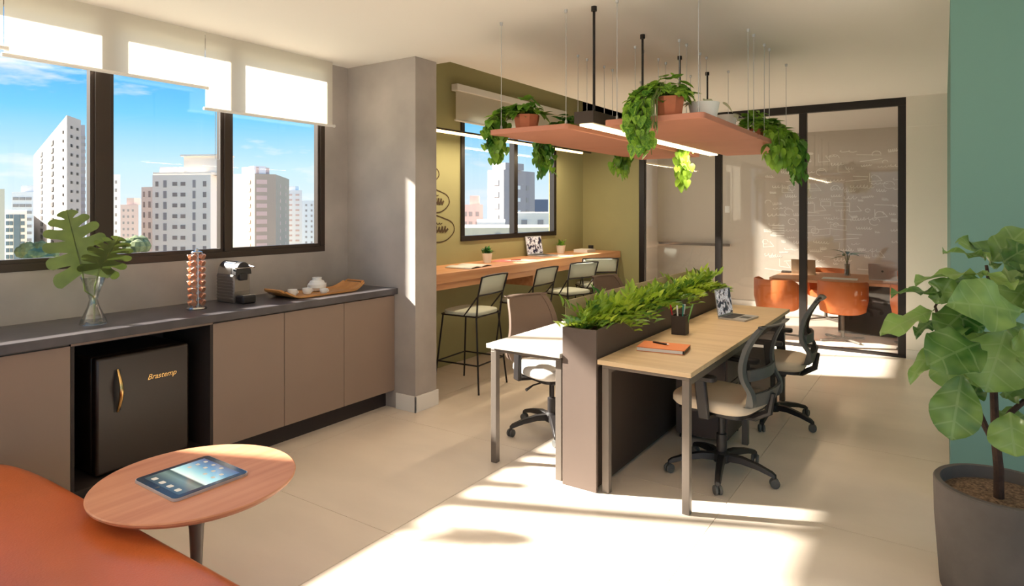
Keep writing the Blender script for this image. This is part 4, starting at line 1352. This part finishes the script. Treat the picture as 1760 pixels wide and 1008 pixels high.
# ------------------------------------------------------------------ hanging shelves with lamp
SZ = 2.05
def shelf(label, x0, x1):
    o = thing('hanging_shelf', label, 'shelf', ((x0 + x1) / 2, 3.27, SZ), group='terracotta boards hung over the desks')
    h = (x1 - x0) / 2
    for (a, b_) in ((0, 1.175), (1.18, 2.45)):
        ob('board', MB().prism([(x + 0, y + (a + b_) / 2) for x, y in rrect(2 * h, b_ - a, .03, 4)], 0, .032), 'terracotta_board', o, bevel=.003)
    for yy in (.07, 1.10, 1.25, 1.56, 1.72, 2.33):
        for s in (-1, 1):
            c_ = ob('cable', MB().tube([(s * (h - .05), yy, .03), (s * (h - .05), yy, CEIL - SZ)], .0022, 5), 'silver', o)
            ob('ceiling_fixing', MB().lathe([(.009, -.02), (.011, 0)], 8, (s * (h - .05), yy, CEIL - SZ)), 'silver', c_)
            ob('ferrule', MB().lathe([(.008, 0), (.008, .025), (.003, .035)], 8, (s * (h - .05), yy, .03)), 'silver', c_)
    return o
shelf('terracotta board on cables hung left of the black linear lamp', -2.385, -1.815)
shelf('terracotta board on cables hung right of the black linear lamp', -1.585, -1.02)
lp = thing('linear_pendant', 'black linear pendant lamp with a warm strip between the two hanging boards', 'pendant lamp', (-1.70, 3.25, 2.062))
ob('housing', MB().box(-.062, .062, 0, 2.5, .008, .078), 'bronze_frame', lp, bevel=.002)
ob('diffuser', MB().box(-.035, .035, .02, 2.48, -.004, .008), 'lamp_warm', lp, smooth=False)
def strip_light(parent, length, width, power, color, loc):
    d = bpy.data.lights.new('strip_light', 'AREA'); d.shape = 'RECTANGLE'; d.size = width; d.size_y = length; d.energy = power; d.color = color
    o = bpy.data.objects.new('strip_light', d); COL.objects.link(o); o.parent = parent; o.location = loc
strip_light(lp, 2.4, .07, 9, (1, .84, .62), (0, 1.25, -.006))
for yy in (.13, .86, 1.60, 2.30):
    r_ = ob('rod', MB().tube([(0, yy, .07), (0, yy, CEIL - 2.062)], .008, 10), 'black_metal', lp)
    ob('ceiling_rose', MB().lathe([(.017, -.028), (.017, 0)], 14, (0, yy, CEIL - 2.062)), 'black_metal', r_)

# light over the bar
bl_ = thing('linear_light', 'slim warm linear light hanging along the olive wall', 'light', (-3.80, 5.75, 2.30))
ob('housing', MB().box(-.014, .014, -1.62, 1.70, .004, .022), 'bronze_frame', bl_)
ob('diffuser', MB().box(-.013, .013, -1.62, 1.47, -.018, .004), 'lamp_warm_thin', bl_)
for yy in (-1.4, 1.4):
    ob('cable', MB().tube([(0, yy, .02), (0, yy, 1.0)], .002, 5), 'black_metal', bl_)

strip_light(bl_, 3.0, .03, 16, (1, .82, .56), (0, 0, -.02))

def heart_leaf():
    """heart leaf of unit length, tip at +y"""
    m = MB()
    out = [(0, .0), (.20, -.10), (.40, -.02), (.46, .22), (.36, .52), (.18, .80), (0, 1.0)]
    rows = []
    for (x, y) in out:
        rows.append((x, y))
    # triangulated fan around the midrib
    mid = [(0, y) for y in (0, .0, .05, .25, .52, .80, 1.0)]
    for s in (-1, 1):
        for i in range(len(out) - 1):
            a, b_ = out[i], out[i + 1]; c_, d = mid[i], mid[i + 1]
            zf = lambda q: .22 * abs(q[0]) - .22 * q[1] * q[1]
            vs = [(c_[0], c_[1], -.22 * c_[1] ** 2), (s * a[0], a[1], zf(a)), (s * b_[0], b_[1], zf(b_)), (d[0], d[1], -.22 * d[1] ** 2)]
            m.add(vs, [(0, 1, 2, 3) if s > 0 else (3, 2, 1, 0)])
    return m
HEART = heart_leaf()
def pothos(label, pot, trails, r=.085, h=.10, potmat='terracotta', lm='pothos_leaf', top=60, topz=.12, ls=.062, single=False, seed=0, hex_=True, drop_n=40, spread=.10):
    """pot: base centre; trails: list of (x, y, z_end, spread) hanging places"""
    o = thing('trailing_plant', label, 'plant', pot, group='trailing plants on the hanging boards')
    ob('pot', MB().lathe([(r * .8, 0), (r, h), (r * .92, h), (r * .88, h * .9), (.001, h * .86)], 8 if hex_ else 24), potmat, o, ang=20)
    rr = random.Random(seed)
    P0 = Vector(pot)
    leaves = []
    stems = MB()
    for k in range(top):
        az = rr.uniform(0, 2 * PI); q = rr.uniform(0, 1) ** .6 * (r * 1.25)
        p = Vector((q * math.cos(az), q * math.sin(az), h * .9 + topz * (1 - (q / (r * 1.3)) ** 2) * rr.uniform(.3, 1)))
        leaves.append((p, az - PI / 2, R(rr.uniform(-50, 35)), ls * rr.uniform(.7, 1.2)))
    for (tx, ty, ze, sp) in trails:
        T = Vector((tx, ty, 0)) - Vector((P0.x, P0.y, 0))
        nv = 7
        for v in range(nv):
            off = Vector((rr.uniform(-.35, .35) * sp, rr.uniform(-1, 1) * sp, 0))
            q = T + off
            zend = ze - P0.z + rr.uniform(0, .35) * (P0.z - ze)
            path = [Vector((0, 0, h * .9)), Vector((q.x * .5, q.y * .5, h * 1.1 + topz * .35)), Vector((q.x, q.y, h * .7)), Vector((q.x * 1.04, q.y, (zend + h) * .45)), Vector((q.x * 1.03 + rr.uniform(-.02, .02), q.y + rr.uniform(-.03, .03), zend))]
            stems.tube(path, .0022, 4)
            L = sum((path[i + 1] - path[i]).length for i in range(4))
            nl = int(L / .026)
            for i in range(nl):
                t = (i + .5) / nl * 4; i0 = min(3, int(t)); p = path[i0].lerp(path[i0 + 1], t - i0)
                p = p + Vector((rr.uniform(-.025, .025), rr.uniform(-.03, .03), 0))
                az = rr.uniform(0, 2 * PI)
                dn = rr.uniform(-75, -35) if i0 >= 2 else rr.uniform(-40, 20)
                leaves.append((p, az, R(dn), ls * rr.uniform(.75, 1.15)))
    ob('stems', stems, 'water_leafstem', o, kind='stuff')
    if single:
        hm = mesh_of(HEART, 'leaf', lm, ang=80)
        for (p, az, el, s) in leaves[:290]:
            f = ob('leaf', hm, None, o, loc=p)
            f.rotation_euler = (Matrix.Rotation(az, 3, 'Z') @ Matrix.Rotation(el, 3, 'X')).to_euler()
            f.scale = (s, s, s)
    else:
        m = MB()
        for (p, az, el, s) in leaves:
            m.merge(HEART, Matrix.Translation(p) @ Matrix.Rotation(az, 4, 'Z') @ Matrix.Rotation(el, 4, 'X') @ Matrix.Diagonal((s, s, s, 1)))
        ob('foliage', m, lm, o, kind='stuff', ang=80)
    return o
PZ = SZ + .0325
pothos('trailing plant in a terracotta pot at the near left corner of the left board', (-2.22, 3.46, PZ), [(-2.41, 3.40, 1.88, .055), (-2.40, 3.34, 1.98, .04)], seed=1, r=.085, topz=.13, top=80, ls=.062)
pothos('trailing plant behind the near left pot, hanging in front of the small window', (-2.18, 3.96, PZ), [(-2.41, 4.00, 1.80, .06), (-2.41, 3.97, 1.88, .05)], seed=2, r=.085, h=.06, topz=.12, top=90, ls=.062)
pothos('large trailing plant in a terracotta pot spilling over the near edge of the right board', (-1.25, 3.40, PZ), [(-1.33, 3.235, 1.87, .05), (-1.40, 3.24, 1.95, .05), (-1.27, 3.235, 1.98, .05)], seed=3, single=True, topz=.16, top=70, ls=.066, r=.085, h=.11)
pothos('trailing plant under the far left corner of the left board', (-2.22, 5.30, PZ), [(-2.41, 5.32, 1.86, .11), (-2.41, 5.4, 1.9, .08)], seed=4, r=.075, h=.06, topz=.05, ls=.066)
pothos('trailing plant hanging off the far right side of the left board', (-1.96, 5.24, PZ), [(-1.80, 5.20, 1.76, .10), (-1.80, 5.24, 1.82, .07)], seed=5, r=.07, h=.06, topz=.04, ls=.066)
pothos('trailing plant in a red-brown pot on the right edge of the right board', (-1.17, 4.96, PZ), [(-.99, 4.98, 1.88, .14), (-.99, 5.14, 1.96, .10), (-.98, 5.05, 1.9, .1)], seed=6, r=.09, h=.09, topz=.15, top=90, ls=.075)
pothos('trailing plant at the far right end of the boards, hanging lowest', (-1.18, 5.56, PZ), [(-.99, 5.62, 1.78, .14), (-.99, 5.58, 1.86, .1)], seed=7, r=.08, h=.07, topz=.11, ls=.075, lm='pothos_dark')
pothos('sparse plant in a pale cream pot on the near end of the right board', (-1.11, 3.56, PZ), [], seed=8, potmat='white_paint', lm='pale_leaf', r=.085, h=.09, topz=.03, top=10, hex_=False)
pothos('sparse plant in a pale grey pot in the middle of the right board', (-1.20, 4.32, PZ), [], seed=9, potmat='grey_wall_paint', lm='pale_leaf', r=.07, h=.12, topz=.03, top=8, hex_=False)

# ------------------------------------------------------------------ meeting room
MT = .69
mt_ = thing('meeting_table', 'orange-toned wooden meeting table on a dark panel base behind the glass', 'table', (-.80, 9.35, 0))
ob('top', MB().prism([(x, y) for x, y in rrect(2.2, 1.16, .10)], MT - .035, MT), 'meeting_wood', mt_, bevel=.004)
ob('base', MB().prism(rrect(.66, .42, .06), 0, MT - .035), 'modesty', mt_)
def tub_chair(label, loc, rz):
    o = thing('tub_chair', label, 'chair', loc, rz, group='orange tub chairs around the meeting table')
    m = MB(); K = 26
    for i in range(K + 1):
        a = R(62 + 236 * i / K)     # wraps the back (-x), opens to +x
        e = min(1, min(i, K - i) / 4)
        zt = .60 + .11 * e ** .6
        for r_, z in ((.200, .33), (.245, .355), (.272, .50), (.272, zt), (.260, zt + .012), (.240, zt), (.228, .52), (.200, .37)):
            m.v.append((r_ * math.cos(a), r_ * 1.02 * math.sin(a), z))
    for i in range(K):
        for j in range(8):
            a, b_ = i * 8 + j, i * 8 + (j + 1) % 8
            m.f.append((a, b_, b_ + 8, a + 8))
    m.f.append(tuple(range(8))); m.f.append(tuple(K * 8 + j for j in reversed(range(8))))
    ob('shell', m, 'leather_seat', o, ang=60)
    ob('seat_cushion', MB().lathe([(.18, .325), (.222, .34), (.226, .40), (.20, .425), (.001, .432)], 28), 'leather_seat', o)
    ob('post', MB().lathe([(.028, .03), (.022, .06), (.022, .30), (.07, .327)], 14), 'desk_frame', o)
    for k in range(4):
        a = R(45 + 90 * k)
        ob('base_leg', MB().bar((.0, .0, .032), (.30 * math.cos(a), .30 * math.sin(a), .016), .035, .020), 'desk_frame', o, bevel=.004)
        ob('glide', MB().lathe([(.014, 0), (.014, .010)], 10, (.285 * math.cos(a), .285 * math.sin(a), 0)), 'desk_frame', o)
    return o
t0 = tub_chair('orange tub chair with its back to the glass, in front of the meeting table', (-1.01, 8.63, 0), R(90))
dup(t0, (-1.72, 8.47, 0), R(58), 'orange tub chair at the left end of the meeting table', 'orange tub chairs around the meeting table')
dup(t0, (-.24, 8.60, 0), R(96), 'orange tub chair half hidden by the right post of the partition', 'orange tub chairs around the meeting table')
dup(t0, (-1.40, 10.12, 0), R(-90), 'orange tub chair on the far side of the table, at its left', 'orange tub chairs around the meeting table')
dup(t0, (-.52, 10.14, 0), R(-95), 'orange tub chair on the far side of the table, at its right', 'orange tub chairs around the meeting table')
laptop('silver laptop seen from behind on the right of the meeting table', (-.63, 9.20, MT + .0005), R(86), w=.31, open_=105, smat='screen_dark')
laptop('beige-grey laptop beside the middle post on the meeting table', (-1.58, 9.42, MT + .0005), R(96), w=.30, open_=105, smat='screen_dark', back='divider_tan')
mv = thing('glass_vase', 'small glass vase on the meeting table', 'vase', (-1.07, 9.60, MT))
ob('vessel', MB().lathe([(.035, 0), (.04, .004), (.032, .10), (.036, .16), (.034, .16), (.028, .10), (.03, .008)], 18, cap=False), 'vase_glass', mv)
sp_ = thing('leaf_sprig', 'dark green leafy sprig in the small glass vase', 'plant', (-1.07, 9.60, MT + .006))
m = MB(); rr = random.Random(11); bl = leaf_blade(1, .32, 5, .8, .25, .35)
stm = MB()
for k in range(9):
    az = 2 * PI * k / 9 + rr.uniform(-.2, .2)
    tp_ = Vector((.03 * math.cos(az), .03 * math.sin(az), .24 + rr.uniform(0, .05)))
    stm.tube([(0, 0, 0), (0, 0, .14), tp_], .003, 5)
    s = rr.uniform(.15, .2)
    m.merge(bl, Matrix.Translation(tp_) @ Matrix.Rotation(az - PI / 2, 4, 'Z') @ Matrix.Rotation(R(rr.uniform(5, 50)), 4, 'X') @ Matrix.Diagonal((s, s, s, 1)))
ob('leaves', m, 'pothos_dark', sp_); ob('stalks', stm, 'water_leafstem', sp_, kind='stuff')
for i, (x, y, rz, lb) in enumerate([(-1.10, 9.12, 3, 'white open papers on the meeting table'), (-.05, 9.25, -4, 'dark closed folder at the right end of the meeting table'), (-1.76, 9.7, 8, 'dark closed folder at the left end of the meeting table')]):
    ob('document' if i == 0 else 'folder', MB().box(-.20 if i == 0 else -.15, .20 if i == 0 else .15, -.11, .11, 0, .006 if i == 0 else .012), 'paper' if i == 0 else 'modesty', loc=(x, y, MT), rot=(0, 0, R(rz)), label=lb, cat='paper' if i == 0 else 'folder')
# ledge and switch on the far wall
lg = thing('wall_ledge', 'slim grey ledge on the far meeting room wall', 'ledge', (-3.5, YM, .97))
ob('board', MB().box(-.62, .60, -.075, -.001, 0, .03), 'grey_wall_paint', lg, bevel=.004)
ob('lip', MB().box(-.62, .60, -.08, -.075, 0, .045), 'desk_frame', lg)
sw = thing('light_switch', 'small white switch plate on the far meeting room wall', 'switch', (-2.96, YM, 1.58))
ob('plate', MB().box(-.04, .04, -.01, -.001, -.055, .055), 'white_ceramic', sw, bevel=.003)
ob('rocker', MB().box(-.018, .018, -.014, -.01, -.03, .03), 'white_ceramic', sw, bevel=.002)
# chalk drawings
rr = random.Random(21)
nY = Vector((0, -1, 0)); xx_ = Vector((1, 0, 0))
def ck_px(px, py):
    a = (px - 880) / FPX
    d = Vector((-SN + a * CS, CS + a * SN, (HY - py) / FPX)); t = (YM - .0012) / d.y
    return Vector((d.x * t, YM - .0012, EYE + d.z * t))
cd_ = thing('wall_drawing', 'white chalk-like formulas and sketches covering the far meeting room wall', 'wall drawing', (-1.5, YM, 1.2))
CM = Matrix.Translation((1.5, -YM, -1.2))
for row in range(19):
    py = 268 + row * 10.5 + rr.uniform(-3, 3)
    px = 1312 + (62 if row < 3 else 0) + rr.uniform(0, 16)
    while px < 1536:
        if row > 12 and px > 1450 and rr.random() < .55:
            px += 24; continue
        p = ck_px(px, py + rr.uniform(-5, 5))
        kind = rr.random()
        wv = rr.uniform(.06, .24)
        tilt = (xx_ + zz_ * rr.uniform(-.12, .12)).normalized()
        ck = MB(); lw = rr.uniform(.006, .011)
        if kind < .55:
            scribble(ck, p, tilt, zz_, wv, rr.uniform(.025, .06), lw, nY, rr, rr.randint(2, 6))
        elif kind < .70:
            ribbon(ck, [p, p + tilt * wv * 1.4], lw, nY)
        elif kind < .82:
            r_ = rr.uniform(.03, .07)
            ribbon(ck, [p + xx_ * (r_ * math.cos(t)) + zz_ * (r_ * .8 * math.sin(t)) for t in [2 * PI * k / 14 for k in range(rr.randint(9, 15))]], lw, nY)
        elif kind < .89:
            h_ = rr.uniform(.05, .10)
            ribbon(ck, [p, p + tilt * wv, p + tilt * wv + zz_ * h_, p + zz_ * h_, p], lw, nY)
        else:
            ribbon(ck, [p + zz_ * .12, p, p + tilt * .16, p + tilt * .10 + zz_ * .08], lw, nY)
        ob('chalk_mark', ck.xf(CM), 'chalk', cd_, smooth=False)
        px += wv * 90 + rr.uniform(4, 26)
for k in range(5):
    ck = MB()
    a = ck_px(1328, 388 + k * 4.2); ribbon(ck, [a, a + xx_ * .17], .018, nY)
    ob('chalk_mark', ck.xf(CM), 'chalk', cd_, smooth=False)

# ------------------------------------------------------------------ big potted fig
FG = Vector((.20, 3.27, 0))
fp = thing('concrete_pot', 'large dark grey concrete pot in front of the teal wall', 'pot', FG)
ob('vessel', MB().lathe([(.205, 0), (.215, .012), (.235, .30), (.238, .45), (.234, .455), (.214, .455), (.210, .44), (.205, .40)], 64), 'concrete_pot', fp)
ob('soil', MB().lathe([(.209, .405), (.15, .414), (.001, .418)], 48), 'soil', fp)
fg = thing('fiddle_leaf_fig', 'tall fiddle-leaf fig with big glossy leaves growing in the concrete pot', 'plant', FG + Vector((0, 0, .41)))
def Lp(p): return Vector(p) - Vector(fg.location)
def Z(x, y, d): return W(1500 + x / 2.1, 380 + y / 2.1, d)
D = 2.58
trunk = [Z(455, 985, D), Z(455, 900, D), Z(445, 800, D), Z(440, 700, D), Z(437, 620, D), Z(430, 500, D), Z(440, 350, D), Z(410, 160, D)]
trunk[0].z = .405
ob('trunk', MB().tube([Lp(p) for p in trunk], [.019, .018, .017, .015, .014, .012, .010, .006], 10), 'bark', fg)
ob('branch', MB().tube([Lp(Z(447, 815, D)), Lp(Z(405, 740, D - .03)), Lp(Z(378, 675, D - .05))], [.014, .012, .010], 8), 'bark', fg)
ob('branch', MB().tube([Lp(Z(440, 560, D)), Lp(Z(330, 480, D - .05)), Lp(Z(255, 400, D - .1)), Lp(Z(225, 310, D - .12)), Lp(Z(245, 275, D - .12))], [.010, .008, .007, .005, .003], 8), 'bark', fg)
ob('branch', MB().tube([Lp(Z(448, 760, D)), Lp(Z(500, 690, D)), Lp(Z(560, 640, D)), Lp(Z(640, 480, D))], [.013, .011, .010, .006], 8), 'bark', fg)
def fig_leaf(L, Wd, seed):
    rr = random.Random(seed)
    m = MB(); n, nc = 12, 6
    ph = rr.uniform(0, 6)
    for i in range(n + 1):
        t = i / n
        # obovate outline: narrow at the base, broad towards the tip
        hw = Wd / 2 * max(.03, (math.sin(PI * t ** 1.15) ** .62)) if 0 < i < n else Wd * .03
        hw *= (.82 + .3 * t) if i < n else 1
        for j in range(nc + 1):
            u = -1 + 2 * j / nc
            z = .18 * abs(u) * hw - .16 * L * (t - .2) ** 2 + .017 * math.sin(t * 13 + ph + u) * u * abs(u) + .004 * math.cos(t * 40) * abs(u)
            m.v.append((u * hw, t * L, z))
    for i in range(n):
        for j in range(nc):
            a = i * (nc + 1) + j
            m.f.append((a, a + 1, a + nc + 2, a + nc + 1))
    return m
figs = [(540, 190, 350, 62, 95, D - .02, .1, .8), (410, 135, 256, 94, 60, D - .10, .0, .9), (600, 70, 468, 48, 60, D, .0, .8), (400, 190, 152, 192, 62, D - .15, -.03, .8),
        (250, 262, 66, 243, 52, D - .18, .0, .9), (228, 300, 276, 212, 72, D - .16, .0, .5), (222, 322, 30, 392, 70, D - .2, -.02, .7), (235, 350, 152, 402, 40, D - .12, .0, .6),
        (536, 330, 298, 282, 150, D - .24, -.02, .25), (420, 215, 280, 205, 60, D - .08, .0, .9), (345, 315, 245, 400, 95, D - .18, .0, .3), (325, 350, 402, 392, 78, D - .22, .0, .35),
        (388, 440, 215, 505, 150, D - .28, .0, .25), (250, 425, 130, 572, 40, D - .2, .0, .5), (480, 395, 410, 612, 165, D - .16, .0, .2), (322, 556, 282, 790, 118, D - .24, .0, .15),
        (250, 470, 290, 610, 90, D - .06, .0, .1), (495, 690, 512, 850, 112, D - .12, .0, .2), (600, 560, 480, 620, 90, D - .05, .0, .6), (560, 440, 640, 560, 110, D - .1, .0, .3),
        (520, 220, 650, 180, 90, D - .05, .0, .8), (540, 300, 680, 300, 110, D - .12, .0, .5), (380, 600, 350, 640, 60, D + .05, .0, .3), (470, 640, 560, 600, 80, D + .06, .0, .6),
        (430, 300, 340, 230, 80, D + .1, .0, .6), (470, 260, 560, 140, 90, D + .1, .0, .6), (430, 480, 520, 540, 120, D + .1, .0, .2), (420, 400, 330, 500, 110, D + .1, .0, .2),
        (430, 150, 545, 25, 90, D - .06, .0, .5), (450, 170, 330, 60, 90, D + .03, .0, .7), (470, 150, 560, 90, 100, D - .14, .0, .5), (500, 250, 420, 180, 80, D - .14, .0, .8),
        (540, 390, 420, 350, 110, D - .06, .0, .4), (500, 480, 600, 470, 120, D - .2, .0, .3), (450, 330, 300, 330, 100, D, .0, .5), (470, 520, 340, 560, 110, D, .0, .25),
        (520, 110, 600, 40, 80, D + .06, .0, .6), (440, 430, 250, 440, 90, D + .02, .0, .4), (560, 700, 470, 720, 90, D + .04, .0, .4), (560, 230, 470, 330, 110, D - .02, .0, .3)]
rr = random.Random(31)
up = Vector((0, 0, 1))
for i, (x0, y0, x1, y1, wd, d, dd, uf) in enumerate(figs):
    a = Z(x0, y0, d); b_ = Z(x1, y1, d + dd - .05)
    L = (b_ - a).length
    tocam = (Vector((0, 0, 1.9)) - a).normalized()
    nrm = tocam * (1 - uf) + up * uf + Vector((rr.uniform(-.15, .15), rr.uniform(-.15, .15), 0))
    wm = wd / 2.1 * d / FPX * 1.36
    f = place_leaf('leaf', mesh_of(fig_leaf(L, wm, i), 'leaf', 'fig_leaf', ang=85), fg, a, b_, nrm)
